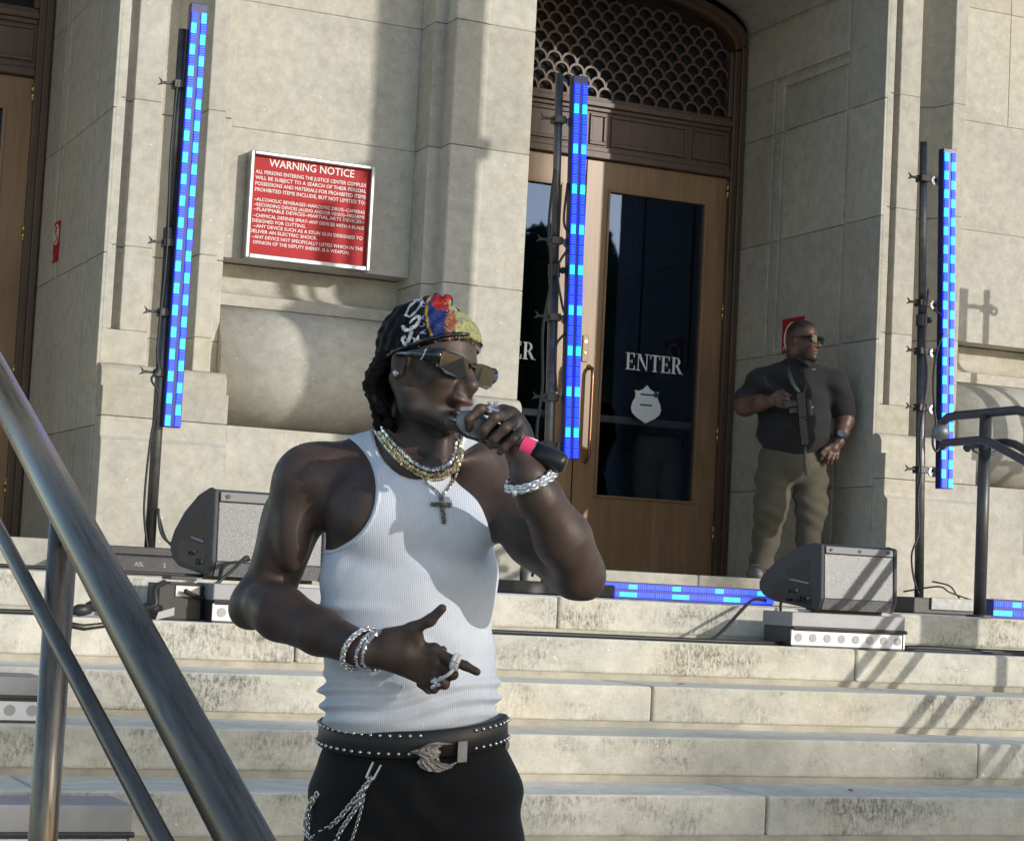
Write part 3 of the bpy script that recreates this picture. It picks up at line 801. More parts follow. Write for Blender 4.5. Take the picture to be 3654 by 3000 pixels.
cable([(.75, -.36, Z1 + .011), (1.2, -.37, Z1 + .012), (1.6, -.37, Z1 + .011), (1.88, -.36, Z1 + .018)], .010, 'black cable along the first tread at the left')
cable([(1.25, .12, .012), (1.7, .11, .014), (2.1, .10, .012), (2.5, .12, .012)], .008, 'flat black cable on the landing edge at the left')
cable([(5.35, .20, .03), (5.16, .0, .03), (5.02, -.12, -.03), (4.86, -.24, -.12), (4.74, -.32, Z1 + .012), (4.6, -.3, Z1 + .01)], .008, 'black cable drooping from the right monitor to the tread')
cable([(5.45, .12, .04), (5.33, .02, .03), (5.28, -.06, -.05), (5.22, -.14, -.13), (5.10, -.2, Z1 + .012), (4.9, -.25, Z1 + .01)], .007, 'second cable hanging beside the right wash light')
cable([(2.60, .05, .08), (2.52, -.10, .05), (2.47, -.22, -.02), (2.40, -.30, -.08), (2.30, -.34, -.05)], .009, 'black cable from the left monitor to the junction box')
cable([(2.66, -.02, .09), (2.60, -.16, .10), (2.52, -.24, .04), (2.42, -.28, -.03), (2.34, -.27, -.02)], .007, 'arching cable above the left wash light')
cable([(2.22, -.31, -.02), (2.17, -.36, -.05), (2.17, -.38, -.11), (2.12, -.37, -.13)], .012, 'short black lead between junction box and plugs')
# low clutter left on the landing
t = thing('cable_ramp', (2.1, .3, 0), 'dark wedge shaped cable ramp beside the left stand plate', 'cable ramp')
MB().prism([(1.93, .0), (2.18, .0), (2.18, .055), (2.05, .045)], 'y', .2, .5).build('ramp', 'blackm', t)

MT['dry'] = plain('dry_leaf', (.22, .10, .035), .8, var=.3, vs=40)
for (x, y, k, a, lab) in ((4.35, -.80, 2, .3, 'small dry leaf on the tread left of the long joint'), (4.62, -1.70, 4, 1.2, 'dry leaf on the lowest lit tread, right of the singer'), (1.75, -1.30, 3, 2.0, 'dry leaf at the left on a shaded tread'), (5.15, -.30, 1, .8, 'tiny dry leaf near the right wash light')):
    zz = -RISE * k + .004; ca_, sa_ = math.cos(a), math.sin(a)
    pts_ = [(-.024, 0, .0), (-.008, .010, .004), (.012, .008, .006), (.026, 0, .002), (.012, -.008, .007), (-.008, -.010, .003)]
    lf = MB().add([(x + p[0] * ca_ - p[1] * sa_, y + p[0] * sa_ + p[1] * ca_, zz + p[2]) for p in pts_], [(0, 1, 5), (1, 2, 4, 5), (2, 3, 4)]).build('dry_leaf', 'dry', None, org=(x, y, zz))
    tag(lf, lab, 'leaf')
# ------------------------------------------------------------------ handrails
def brk(parent, x, y, z, dx, rr_=.006):
    """J-shaped bracket from a post out to a handrail above it"""
    MB().tube([(x + dx * .25, y, z), (x + dx * .55, y, z - .006), (x + dx * .9, y, z + .004), (x + dx, y, z + .022), (x + dx, y, z + .045)], rr_, 8).build('bracket', 'rail', parent, smooth=True)

t = thing('handrail', (6.51, .05, 0), 'dark pipe railing on the landing with ball end and two lower side rails', 'railing')
X = 6.51
MB().tube([(X, .05, .004), (X, .05, 1.02)], .031, 20).build('post', 'rail', t, smooth=False)
for p in t.children[-1].data.polygons: p.use_smooth = len(p.vertices) == 4
MB().tube([(X, .05, .002), (X, .05, .014)], .07, 20).build('post_flange', 'rail', t)
S_ = .372
MB().tube([(X, .43, .955), (X, .42, 1.005), (X, .37, 1.028), (X, .30, 1.034), (X, -.20, 1.034), (X, -.28, 1.018), (X, -3.9, 1.018 - 3.62 * S_)], .0235, 16).build('top_rail', 'rail', t, smooth=True)
MB().ball((X, .43, .955), .047, 18, 12).build('ball_end', 'steel', t, smooth=True)
for s in (-1, 1):
    xx = X + s * .078
    MB().tube([(xx, .31, .868), (xx, .28, .886), (xx, -.02, .888), (xx, -.09, .875), (xx, -3.9, .875 - 3.81 * S_)], .0215, 14).build('side_rail', 'rail', t, smooth=True)
    brk(t, X, .05, .835, s * .078, .007)
MB().tube([(X, -3.7, GROUND), (X, -3.7, -.28)], .031, 12).build('post', 'rail', t)

t = thing('handrail', (.85, -4.72, GROUND), 'brushed metal handrail crossing the lower left corner close to the camera', 'railing')
MB().tube([(.85, -4.72, GROUND), (.85, -4.72, .13)], .0275, 24).build('post', 'rail_near', t, smooth=True)
MB().tube([(.85, -1.9, .198 + 2.644 * S_), (.85, -7.35, .198 - 2.806 * S_)], .0365, 40).build('top_rail', 'rail_near', t, smooth=True)
MB().tube([(.765, -1.9, .033 + 2.787 * .318), (.765, -7.0, .033 - 2.313 * .318)], .0142, 24).build('side_rail', 'rail_near', t, smooth=True)
MB().tube([(.85, -4.72, -.085), (.90, -4.72, -.092), (.945, -4.72, -.085), (.955, -4.72, -.05)], .0065, 10).build('bracket', 'rail_near', t, smooth=True)

# ------------------------------------------------------------------ signs
t = thing('notice_board', (3.86, 3.08, 2.19), 'large red WARNING NOTICE board in an aluminium frame', 'sign')
x0, x1, z0, z1, y = 3.470, 4.245, 1.868, 2.505, 3.07
for (a, b, c, d) in ((x0, x0 + .024, z0, z1), (x1 - .024, x1, z0, z1), (x0 + .024, x1 - .024, z1 - .024, z1), (x0 + .024, x1 - .024, z0, z0 + .03)):
    MB().box(a, b, y - .014, y + .075, c, d).build('frame_bar', 'alu', t, bevel=.006)
MB().box(x0 + .02, x1 - .02, y + .018, y + .07, z0 + .02, z1 - .02).build('panel', 'red', t)
L = [('WARNING NOTICE', 2.425, .047, .53, .50), ('ALL PERSONS ENTERING THE JUSTICE CENTER COMPLEX', 2.376, .0225, .69, .5), ('WILL BE SUBJECT TO A SEARCH OF THEIR PERSON,', 2.341, .0225, .69, .5),
     ('POSSESSIONS AND MATERIALS FOR PROHIBITED ITEMS', 2.306, .0225, .69, .5), ('PROHIBITED ITEMS INCLUDE, BUT NOT LIMITED TO:', 2.271, .0225, .69, .5),
     ('~ALCOHOLIC BEVERAGES~NARCOTIC DRUG~CAMERAS', 2.214, .0205, .69, .5), ('~RECORDING DEVICES (AUDIO AND/OR VIDEO)~FIREARMS', 2.183, .0205, .69, .5), ('~FLAMMABLE DEVICES~MARTIAL ARTS DEVICES~', 2.155, .0205, .69, .5),
     ('~CHEMICAL DEFENSE SPRAY~ANY DEVICES WITH A BLADE', 2.118, .0205, .69, .5), ('DESIGNED FOR CUTTING.', 2.087, .0205, .33, .235), ('~ANY DEVICE SUCH AS A STUN GUN DESIGNED TO', 2.056, .0205, .68, .5),
     ('DELIVER AN ELECTRIC SHOCK.', 2.025, .0205, .42, .28), ('~ANY DEVICE NOT SPECIFICALLY LISTED WHICH IN THE', 1.992, .0205, .69, .5), ('OPINION OF THE DEPUTY SHERIFF, IS A WEAPON.', 1.960, .0205, .60, .445)]
for txt, z, h, wd, fc in L:
    vs, fs = text_mesh(txt, h)
    w_ = max(v[0] for v in vs); k = wd / w_; xs = x0 + .04 + (.695 * fc) - wd / 2
    MB().add([(a * k + xs, y + .0165, c + z) for a, b, c in vs], fs).build('lettering', 'white', t)['kind'] = 'stuff'

def nosmoke(x, y0, y1, z0, z1, lab, txt):
    t = thing('no_smoking_sign', (x, (y0 + y1) / 2, (z0 + z1) / 2), lab, 'sign')
    MB().box(x - .006, x, y0, y1, z0, z1).build('panel', 'red', t)
    yc, zc, r = (y0 + y1) / 2, z1 - (y1 - y0) * .5, (y1 - y0) * .40
    o = arc(yc, zc, r, r, 0, 360, 28)[:-1]; i_ = arc(yc, zc, r * .84, r * .84, 0, 360, 28)[:-1]
    m = MB()
    for k in range(28): m.prism([o[k], o[(k + 1) % 28], i_[(k + 1) % 28], i_[k]], 'x', x - .0085, x - .0062)
    q = r * .62; m.prism([(yc - q - .008, zc + q - .008), (yc - q + .008, zc + q + .008), (yc + q + .008, zc - q + .008), (yc + q - .008, zc - q - .008)], 'x', x - .0085, x - .0062)
    m.box(x - .0085, x - .0062, yc - r * .5, yc + r * .5, zc - .008, zc + .008)
    m.build('ring_symbol', 'white', t)
    vs, fs = text_mesh(txt, .028)
    MB().add([(x - .007, y1 - .015 - a, c + z0 + .02) for a, b, c in vs], fs).build('lettering', 'white', t)['kind'] = 'stuff'
nosmoke(7.674, 3.685, 3.965, 1.765, 2.006, 'red no smoking sign on the reveal, behind the guard\'s head', 'Si')
nosmoke(2.584, 4.00, 4.16, 1.87, 2.115, 'small red no smoking sign on the shaded left reveal', 'Si')

# ------------------------------------------------------------------ trees across the street (seen only mirrored in the door glass, and as shade)
def bark(): return plain('bark', (0.06, 0.045, 0.03), 0.9, var=0.3, vs=6)
MT['bark'] = bark()
def leafm():
    m, nt, b = nodes_of('leaves')
    c = ramp(nt, noise(nt, pos(nt), 1.1, 3), [(0.3, (0.025, 0.045, 0.014)), (0.7, (0.075, 0.11, 0.03))])
    nt.links.new(c, b.inputs['Base Color']); b.inputs['Roughness'].default_value = 0.6
    return m
MT['leaf'] = leafm()
def tree(x, y, top, rx, rz, lab, seed, nleaf=2600, dense=1.0):
    r = np.random.default_rng(seed)
    t = thing('street_tree', (x, y, GROUND), lab, 'tree', 'street trees opposite the courthouse')
    zc = top - rz
    mb = MB().tube([(x, y, GROUND), (x + .1, y, GROUND + (zc - GROUND) * .5), (x - .1, y + .1, zc)], [.28, .22, .14], 10)
    for k in range(6):
        a = r.uniform(0, 6.28); mb.tube([(x, y, zc - rz * .6), (x + rx * .3 * math.cos(a), y + rx * .3 * math.sin(a), zc), (x + rx * .6 * math.cos(a), y + rx * .6 * math.sin(a), zc + rz * .4)], [.13, .08, .03], 6)
    mb.build('trunk', 'bark', t)
    vs = []; fs = []
    cl = r.normal(size=(40, 3)); cl /= np.linalg.norm(cl, axis=1)[:, None]; cl *= r.uniform(.5, .95, (40, 1))
    hv, hf = [], []
    NU, NV = 22, 14
    for jv in range(NV + 1):
        ph = math.pi * jv / NV
        for iu in range(NU):
            th = 2 * math.pi * iu / NU
            d_ = np.array([math.sin(ph) * math.cos(th), math.sin(ph) * math.sin(th), math.cos(ph)])
            q_ = d_ / (np.abs(d_) ** 4).sum() ** .25 * (.93 + r.uniform(-.035, .035))
            hv.append((x + q_[0] * rx, y + q_[1] * rx, zc + q_[2] * rz))
    for jv in range(NV):
        for iu in range(NU):
            hf.append((jv * NU + iu, (jv + 1) * NU + iu, (jv + 1) * NU + (iu + 1) % NU, jv * NU + (iu + 1) % NU))
    MB().add(hv, hf).build('inner_foliage', 'leaf', t)
    i = 0
    while i < nleaf:
        c = r.uniform(-1, 1, 3) if i % 5 else cl[i % 40] + r.normal(size=3) * .15
        if (np.abs(c) ** 3.4).sum() > 1.05: continue
        i += 1
        p = np.array([x + c[0] * rx, y + c[1] * rx, zc + c[2] * rz])
        s = r.uniform(.16, .34) * dense; a = r.normal(size=3); a /= np.linalg.norm(a); b = np.cross(a, r.normal(size=3)); b /= np.linalg.norm(b)
        k = len(vs)
        vs += [p - a * s, p - b * s * .6, p + a * s, p + b * s * .6]; fs.append((k, k + 1, k + 2, k + 3))
    MB().add([tuple(v) for v in vs], fs).build('crown', 'leaf', t)
    return t
TREES = ((17.0, 10.9, 3.2, 4.6, 'broad street tree opposite, first from the left in the row'), (20.0, 10.6, 2.6, 4.6, 'street tree opposite, second of the row'), (22.3, 10.58, 1.5, 4.7, 'narrow street tree opposite, third of the row'), (24.9, 11.75, 1.15, 5.2, 'tallest street tree opposite, mirrored in the left door glass'),
         (27.3, 11.25, 1.7, 4.9, 'street tree opposite, mirrored beside the door handle'), (30.6, 10.5, 2.3, 4.7, 'street tree opposite, mirrored in the right door glass'), (34.0, 10.7, 3.0, 4.7, 'broad street tree opposite, last of the row'))
for i, (x, top, rx, rz, lab) in enumerate(TREES):
    tree(x, -40 + (i % 3) * .4, top + .25, rx, rz, lab, 20 + i, int(700 * rx), 1.0)
# unseen tree added out of view, its slim crown shaped to shade the doors
tree(23.04, -25.0, 14.0, .70, 2.35, 'unseen slim tree added beyond the right edge to shade the doors', 50, 1500, .55)
# ------------------------------------------------------------------ figures: signed distance sculpting, meshed by surface nets
from mathutils.bvhtree import BVHTree

class Field:
    def __init__(s, lo, hi, h):
        s.lo = np.array(lo, np.float32); s.h = np.float32(h)
        s.n = np.ceil((np.array(hi) - np.array(lo)) / h).astype(int) + 1
        s.F = np.full(s.n, 9.0, np.float32)
    def _sub(s, lo, hi):
        a = np.maximum(np.floor((np.array(lo) - s.lo) / s.h).astype(int), 0)
        b = np.minimum(np.ceil((np.array(hi) - s.lo) / s.h).astype(int) + 1, s.n)
        if (b <= a).any(): return None
        g = [s.lo[i] + np.arange(a[i], b[i], dtype=np.float32) * s.h for i in range(3)]
        return tuple(slice(a[i], b[i]) for i in range(3)), g[0][:, None, None], g[1][None, :, None], g[2][None, None, :]
    def _join(s, sl, d, k):
        A = s.F[sl]
        if k <= 0: s.F[sl] = np.minimum(A, d); return
        h = np.clip(0.5 + 0.5 * (A - d) / k, 0, 1)
        s.F[sl] = A * (1 - h) + d * h - k * h * (1 - h)
    def _cut(s, sl, d, k):
        A = s.F[sl]; d = -d
        if k <= 0: s.F[sl] = np.maximum(A, d); return
        h = np.clip(0.5 - 0.5 * (A - d) / k, 0, 1)
        s.F[sl] = A * (1 - h) + d * h + k * h * (1 - h)
    def cone(s, a, b, r1, r2=None, k=.01, cut=False):
        r2 = r1 if r2 is None else r2
        a = np.array(a, np.float32); b = np.array(b, np.float32); m = max(r1, r2) + k * 2 + 4 * s.h
        q = s._sub(np.minimum(a, b) - m, np.maximum(a, b) + m)
        if q is None: return
        sl, X, Y, Z = q; ba = b - a; L = float(ba @ ba) or 1e-9
        px, py, pz = X - a[0], Y - a[1], Z - a[2]
        t = np.clip((px * ba[0] + py * ba[1] + pz * ba[2]) / L, 0, 1)
        d = np.sqrt((px - t * ba[0]) ** 2 + (py - t * ba[1]) ** 2 + (pz - t * ba[2]) ** 2) - (r1 + (r2 - r1) * t)
        (s._cut if cut else s._join)(sl, d, k)
    def ell(s, c, r, R=None, k=.01, cut=False):
        c = np.array(c, np.float32); r = np.array(r, np.float32); m = float(r.max()) + k * 2 + 4 * s.h
        q = s._sub(c - m, c + m)
        if q is None: return
        sl, X, Y, Z = q; px, py, pz = X - c[0], Y - c[1], Z - c[2]
        if R is not None:
            px, py, pz = (R[i][0] * px + R[i][1] * py + R[i][2] * pz for i in range(3))
        k0 = np.sqrt((px / r[0]) ** 2 + (py / r[1]) ** 2 + (pz / r[2]) ** 2)
        k1 = np.sqrt((px / r[0] ** 2) ** 2 + (py / r[1] ** 2) ** 2 + (pz / r[2] ** 2) ** 2)
        d = k0 * (k0 - 1) / np.maximum(k1, 1e-6)
        (s._cut if cut else s._join)(sl, d, k)
    def chain(s, pts, rs, k=.01, k0=None):
        for i in range(len(pts) - 1): s.cone(pts[i], pts[i + 1], rs[i], rs[i + 1], k if (i or k0 is None) else k0)
    def grid(s):
        g = [s.lo[i] + np.arange(s.n[i], dtype=np.float32) * s.h for i in range(3)]
        return g[0][:, None, None], g[1][None, :, None], g[2][None, None, :]
    def mesh(s):
        F = s.F; n = F.shape
        S_ = F < 0
        C = np.zeros(tuple(x - 1 for x in n), np.int8)
        offs = [(i, j, k) for i in (0, 1) for j in (0, 1) for k in (0, 1)]
        for i, j, k in offs: C += S_[i:n[0] - 1 + i, j:n[1] - 1 + j, k:n[2] - 1 + k]
        cells = np.argwhere((C > 0) & (C < 8))
        idx = np.full(C.shape, -1, np.int32); idx[tuple(cells.T)] = np.arange(len(cells))
        vals = np.stack([F[cells[:, 0] + i, cells[:, 1] + j, cells[:, 2] + k] for i, j, k in offs], 1)
        acc = np.zeros((len(cells), 3)); cnt = np.zeros(len(cells))
        for p in range(8):
            for ax in range(3):
                q = list(offs[p])
                if q[ax]: continue
                q[ax] = 1; q = offs.index(tuple(q))
                a, b = vals[:, p], vals[:, q]; m = (a < 0) != (b < 0)
                t = np.where(m, a / np.where(m, a - b, 1), 0)
                P = np.repeat(np.array(offs[p], float)[None], len(cells), 0); P[:, ax] += t
                acc += P * m[:, None]; cnt += m
        V = (cells + acc / cnt[:, None]) * float(s.h) + s.lo
        quads = []
        for ax in range(3):
            b, c = (ax + 1) % 3, (ax + 2) % 3
            sl0 = [slice(None)] * 3; sl1 = [slice(None)] * 3
            sl0[ax] = slice(0, n[ax] - 1); sl1[ax] = slice(1, n[ax])
            E = np.argwhere(S_[tuple(sl0)] != S_[tuple(sl1)])
            E = E[(E[:, b] > 0) & (E[:, c] > 0) & (E[:, b] < n[b] - 1) & (E[:, c] < n[c] - 1)]
            inside = S_[tuple(E.T)]
            def at(db, dc):
                q = E.copy(); q[:, b] += db; q[:, c] += dc; return idx[tuple(q.T)]
            Q = np.stack([at(-1, -1), at(0, -1), at(0, 0), at(-1, 0)], 1)
            Q[~inside] = Q[~inside][:, ::-1]
            quads.append(Q)
        return V, np.concatenate(quads)
    def build(s, name, m, parent, tf=None, keep=None):
        V, Q = s.mesh()
        if tf is not None: V = tf(V)
        me = bpy.data.meshes.new(name)
        me.vertices.add(len(V)); me.vertices.foreach_set('co', V.astype(np.float32).ravel())
        me.loops.add(Q.size); me.loops.foreach_set('vertex_index', Q.astype(np.int32).ravel())
        me.polygons.add(len(Q)); me.polygons.foreach_set('loop_start', np.arange(0, Q.size, 4, dtype=np.int32))
        me.polygons.foreach_set('use_smooth', np.ones(len(Q), bool))
        me.update(calc_edges=True); me.validate()
        me.materials.append(MT[m])
        ob = bpy.data.objects.new(name, me); COL.objects.link(ob); ob.parent = parent
        return ob, V, Q

def smoothed(V, Q, it=2, lam=.5):
    """a little laplacian smoothing of a quad mesh"""
    for _ in range(it):
        acc = np.zeros_like(V); cnt = np.zeros(len(V))
        for a, b in ((0, 1), (1, 2), (2, 3), (3, 0)):
            np.add.at(acc, Q[:, a], V[Q[:, b]]); np.add.at(acc, Q[:, b], V[Q[:, a]])
            np.add.at(cnt, Q[:, a], 1); np.add.at(cnt, Q[:, b], 1)
        V = V + lam * (acc / np.maximum(cnt, 1)[:, None] - V)
    return V

def catmull(pts, n=8):
    P = [Vector(p) for p in pts]; out = []
    for i in range(len(P) - 1):
        p0, p1, p2, p3 = P[max(i - 1, 0)], P[i], P[i + 1], P[min(i + 2, len(P) - 1)]
        for k in range(n):
            t_ = k / n
            out.append(0.5 * ((2 * p1) + (-p0 + p2) * t_ + (2 * p0 - 5 * p1 + 4 * p2 - p3) * t_ ** 2 + (-p0 + 3 * p1 - 3 * p2 + p3) * t_ ** 3))
    return out + [P[-1]]

def resample(pts, step):
    out = [Vector(pts[0])]; need = step
    for a, b in zip(pts, pts[1:]):
        a, b = Vector(a), Vector(b); L = (b - a).length; pos_ = 0
        while L - pos_ >= need:
            pos_ += need; out.append(a + (b - a) * (pos_ / L)); need = step
        need -= L - pos_
    return out

def links(mb, pts, step, ln, wd, r, seg=8, tube=5):
    """oval chain links along a path, alternately turned"""
    P = resample(pts, step)
    for i in range(len(P)):
        t = (P[min(i + 1, len(P) - 1)] - P[max(i - 1, 0)]).normalized()
        ref = Vector((0, 1, 0)) if abs(t.y) < .9 else Vector((1, 0, 0))
        a = t.cross(ref).normalized(); b = a.cross(t).normalized()
        if i % 2: a, b = (a + b).normalized(), (b - a).normalized()
        else: a, b = (a - b).normalized(), (b + a).normalized()
        ring = [P[i] + t * (ln / 2 * math.cos(2 * math.pi * k / seg)) + a * (wd / 2 * math.sin(2 * math.pi * k / seg)) for k in range(seg)]
        vs = []; fs = []
        for k in range(seg):
            cdir = (ring[k] - P[i]).normalized()
            for q in range(tube):
                th = 2 * math.pi * q / tube
                vs.append(ring[k] + (cdir * math.cos(th) + b * math.sin(th)) * r)
        for k in range(seg):
            for q in range(tube):
                fs.append((k * tube + q, k * tube + (q + 1) % tube, ((k + 1) % seg) * tube + (q + 1) % tube, ((k + 1) % seg) * tube + q))
        mb.add(vs, fs)

def gems(mb, pts, step, r, sq=1.0):
    """faceted stones set along a path"""
    for p in resample(pts, step):
        a = random.uniform(0, 1)
        vs = [(p.x + r * math.cos(a + k * math.pi / 2) * sq, p.y + random.uniform(-.2, .2) * r, p.z + r * math.sin(a + k * math.pi / 2)) for k in range(4)] + [(p.x + random.uniform(-.3, .3) * r, p.y - r * .8, p.z + random.uniform(-.3, .3) * r), (p.x, p.y + r * .8, p.z)]
        mb.add(vs, [(0, 1, 4), (1, 2, 4), (2, 3, 4), (3, 0, 4), (1, 0, 5), (2, 1, 5), (3, 2, 5), (0, 3, 5)])

def skin(name, c, rough=.42):
    m, nt, b = nodes_of(name)
    p = pos(nt, obj=True)
    n = noise(nt, p, 18, 5, .65)
    col = ramp(nt, n, [(.3, tuple(x * .80 for x in c)), (.7, tuple(x * 1.18 for x in c))])
    bd = nt.nodes.new('ShaderNodeVertexColor'); bd.layer_name = 'beard'
    col = mix(nt, col, ramp(nt, noise(nt, p, 700, 2, .7), [(.35, (.005, .004, .0035)), (.7, (.022, .016, .012))]), bd.outputs[0])
    n2 = noise(nt, pos(nt, (1, 1, .35), obj=True), 34, 4, .6)
    col = mix(nt, col, ramp(nt, n2, [(.35, (.80, .78, .76)), (.6, (1.06, 1.05, 1.05))]), .7, 'MULTIPLY')
    nt.links.new(col, b.inputs['Base Color'])
    rg_ = ramp(nt, noise(nt, p, 60, 4, .7), [(.3, (rough - .10,) * 3), (.7, (rough + .12,) * 3)]); nt.links.new(rg_, b.inputs['Roughness'])
    b.inputs['Specular IOR Level'].default_value = .45
    b.inputs['Subsurface Weight'].default_value = .08; b.inputs['Subsurface Radius'].default_value = (.012, .005, .003); b.inputs['Subsurface Scale'].default_value = .5
    bump(nt, b, mix(nt, noise(nt, p, 380, 3, .75), n2, .45), .38, .0016)
    return m
def beardmask(ob, V, w_):
    ca = ob.data.color_attributes.new('beard', 'FLOAT_COLOR', 'POINT')
    q = np.clip(w_, 0, 1)[:, None]
    ca.data.foreach_set('color', np.concatenate([q, q, q, np.ones_like(q)], 1).astype(np.float32).ravel())
def cloth(name, c, rib=None, rough=.85, bs=500, bstr=.15, var=.10):
    m, nt, b = nodes_of(name)
    p = pos(nt, obj=True)
    col = ramp(nt, noise(nt, p, 9, 4, .6), [(.3, tuple(x * (1 - var) for x in c)), (.7, tuple(min(1, x * (1 + var * .6)) for x in c))])
    nt.links.new(col, b.inputs['Base Color']); b.inputs['Roughness'].default_value = rough
    b.inputs['Specular IOR Level'].default_value = .2; b.inputs['Sheen Weight'].default_value = .1
    if rib:
        wv = nt.nodes.new('ShaderNodeTexWave'); wv.bands_direction = 'X'; wv.inputs['Scale'].default_value = rib; wv.inputs['Distortion'].default_value = .35
        wv.inputs['Detail'].default_value = 1; wv.inputs['Detail Scale'].default_value = .6
        nt.links.new(p, wv.inputs['Vector']); bump(nt, b, wv.outputs['Fac'], .42, .0016)
    else: bump(nt, b, noise(nt, p, bs, 3, .7), bstr, .002)
    return m
MT['skin'] = skin('dark_brown_skin', (.070, .045, .035), .48)
MT['skin2'] = skin('brown_skin', (.105, .054, .038), .45)
MT['tank'] = cloth('white_ribbed_cotton', (.70, .74, .82), rib=86)
MT['denim'] = cloth('black_denim', (.010, .010, .011), bs=700)
MT['polo'] = cloth('black_polo', (.021, .021, .022), bs=300)
MT['khaki'] = cloth('olive_khaki', (.100, .091, .068), bs=300)
MT['khaki2'] = cloth('pale_khaki', (.30, .27, .21), bs=300)
MT['leather'] = plain('black_leather', (.016, .015, .015), .45, var=.2, vs=60)
MT['silver'] = plain('silver', (.66, .65, .64), .22, 1.0)
MT['gem'] = plain('iced_stones', (.82, .81, .82), .12, .85)
MT['gold'] = plain('pale_gold', (.78, .66, .40), .2, .9)
MT['hair'] = plain('black_hair', (.009, .008, .007), .8, bmp=.6, bs=160, spec=.15)
MT['shades'] = plain('gloss_black', (.006, .006, .007), .08, coat=.5)
MT['pink'] = plain('pink_tape', (.85, .06, .17), .5)
MT['micbody'] = plain('mic_black', (.014, .014, .016), .38)
MT['micgrill'] = plain('mic_grille', (.32, .32, .33), .4, .8, bmp=1.0, bs=600)
MT['rubber'] = plain('white_band', (.72, .72, .66), .6)
MT['lips'] = skin('lips', (.125, .060, .052), .4)
MT['beard'] = plain('short_beard', (.016, .012, .010), .8, bmp=.5, bs=500)
# ------------------------------------------------------------------ the singer
# sketch frame of the figure: u to its left-hand picture side, v down, d depth (m) -> metres in its own frame
SKM = np.array([[-.03967, 1.009751, -.08068], [2.30065e-4, -.00937e-4, .11617e-4], [.11655e-4, .18491e-4, -2.29321e-4]])
SK0 = np.array([.16463, -4.19047, .018]); SKI = np.linalg.inv(SKM)
def K(u, v, d=0.0): return tuple(SK0 + (4.15 + d) * (np.array([1.0, u - 850, v - 1560]) @ SKM))
def uv3(X, Y, Z):
    q = [(X - SK0[0]) * SKI[0, i] + (Y - SK0[1]) * SKI[1, i] + (Z - SK0[2]) * SKI[2, i] for i in range(3)]
    return 850 + q[1] / q[0], 1560 + q[2] / q[0]
def KV(pts): return [K(*p) for p in pts]
SING = (1.554, -4.777, 0.0)
singer = thing('person', SING, 'singer in a white ribbed tank top and printed headscarf holding a microphone', 'person', rz=-YAW)
singer.rotation_euler = (0, 0, -YAW)

# head frame
hy, hp = math.radians(55), math.radians(-6)
HF = np.array([math.sin(hy) * math.cos(hp), -math.cos(hy) * math.cos(hp), math.sin(hp)])
HL = np.cross([0, 0, 1.0], HF); HL /= np.linalg.norm(HL)
HU = np.cross(HF, HL)
ro_ = math.radians(6); HL, HU = HL * math.cos(ro_) - HU * math.sin(ro_), HU * math.cos(ro_) + HL * math.sin(ro_)
HR = np.array([HF, HL, HU])
HC = np.array(K(883, 756, -.052))
HS = .955
def H(a, b, c): return tuple(HC + HS * (HF * a + HL * b + HU * c))
def Hinv(V): return (V - HC) @ HR.T / HS

tq = math.radians(18); TR = np.array([[math.cos(tq), math.sin(tq), 0], [-math.sin(tq), math.cos(tq), 0], [0, 0, 1]])
body = Field((-.43, -.36, -.36), (.43, .20, .66), .0029)
B = body
# torso
B.ell(K(850, 1530, .01), (.160, .098, .12), TR, k=.0)
B.ell(K(849, 1400, .0), (.170, .104, .19), TR, k=.05)
B.ell(K(846, 1190, .005), (.175, .110, .19), TR, k=.05)
B.ell(K(840, 1060, -.005), (.166, .103, .11), TR, k=.04)
B.ell(K(800, 1075, -.084), (.085, .050, .062), TR, k=.035)
B.ell(K(958, 1075, -.052), (.080, .050, .062), TR, k=.035)
# shoulders and neck
B.cone(K(858, 935, .035), K(690, 968, .025), .062, .050, k=.04)
B.cone(K(865, 935, .030), K(985, 962, .0), .060, .050, k=.04)
B.cone(K(852, 985, .01), K(868, 850, .0), .066, .058, k=.04)
B.cone(K(905, 958, -.075), K(905, 905, -.045), .022, .026, k=.03)
for s in (-1, 1): B.cone(K(905 + s * 18, 962, -.088), K(905 + s * 95, 940 - s * 4, -.045), .010, .012, k=.018)
B.cone(K(905, 965, -.090), K(925, 850, -.060), .012, .014, k=.02)
# right arm (on the left of the picture)
B.ell(K(640, 1000, .015), (.070, .068, .082), k=.035)
B.cone(K(633, 1000, .015), K(560, 1205, .03), .061, .052, k=.03)
B.ell(K(606, 1105, -.030), (.034, .030, .072), k=.02)
B.ell(K(572, 1100, .05), (.036, .034, .085), k=.02)
B.chain(KV([(533, 1238, .02), (580, 1266, -.055), (660, 1305, -.130), (748, 1340, -.205)]), [.050, .053, .043, .033], k=.016)
B.cone(K(545, 1245, -.03), K(640, 1290, -.125), .034, .024, k=.016)
B.ell(K(512, 1262, .03), (.036, .04, .034), k=.03)
# left arm raised to the mouth
B.ell(K(1000, 1000, -.005), (.062, .064, .075), k=.035)
B.chain(KV([(1005, 1000, -.01), (1105, 1110, -.09), (1186, 1186, -.150)]), [.060, .053, .048], k=.03)
B.chain(KV([(1200, 1182, -.155), (1162, 1112, -.200), (1115, 1030, -.245), (1094, 985, -.262)]), [.047, .053, .041, .034], k=.016)
B.cone(K(1185, 1150, -.195), K(1125, 1040, -.262), .030, .020, k=.014)
B.cone(K(1186, 1168, -.135), K(1130, 1060, -.225), .030, .020, k=.014)
B.ell(K(1216, 1203, -.146), (.026, .030, .030), k=.018)

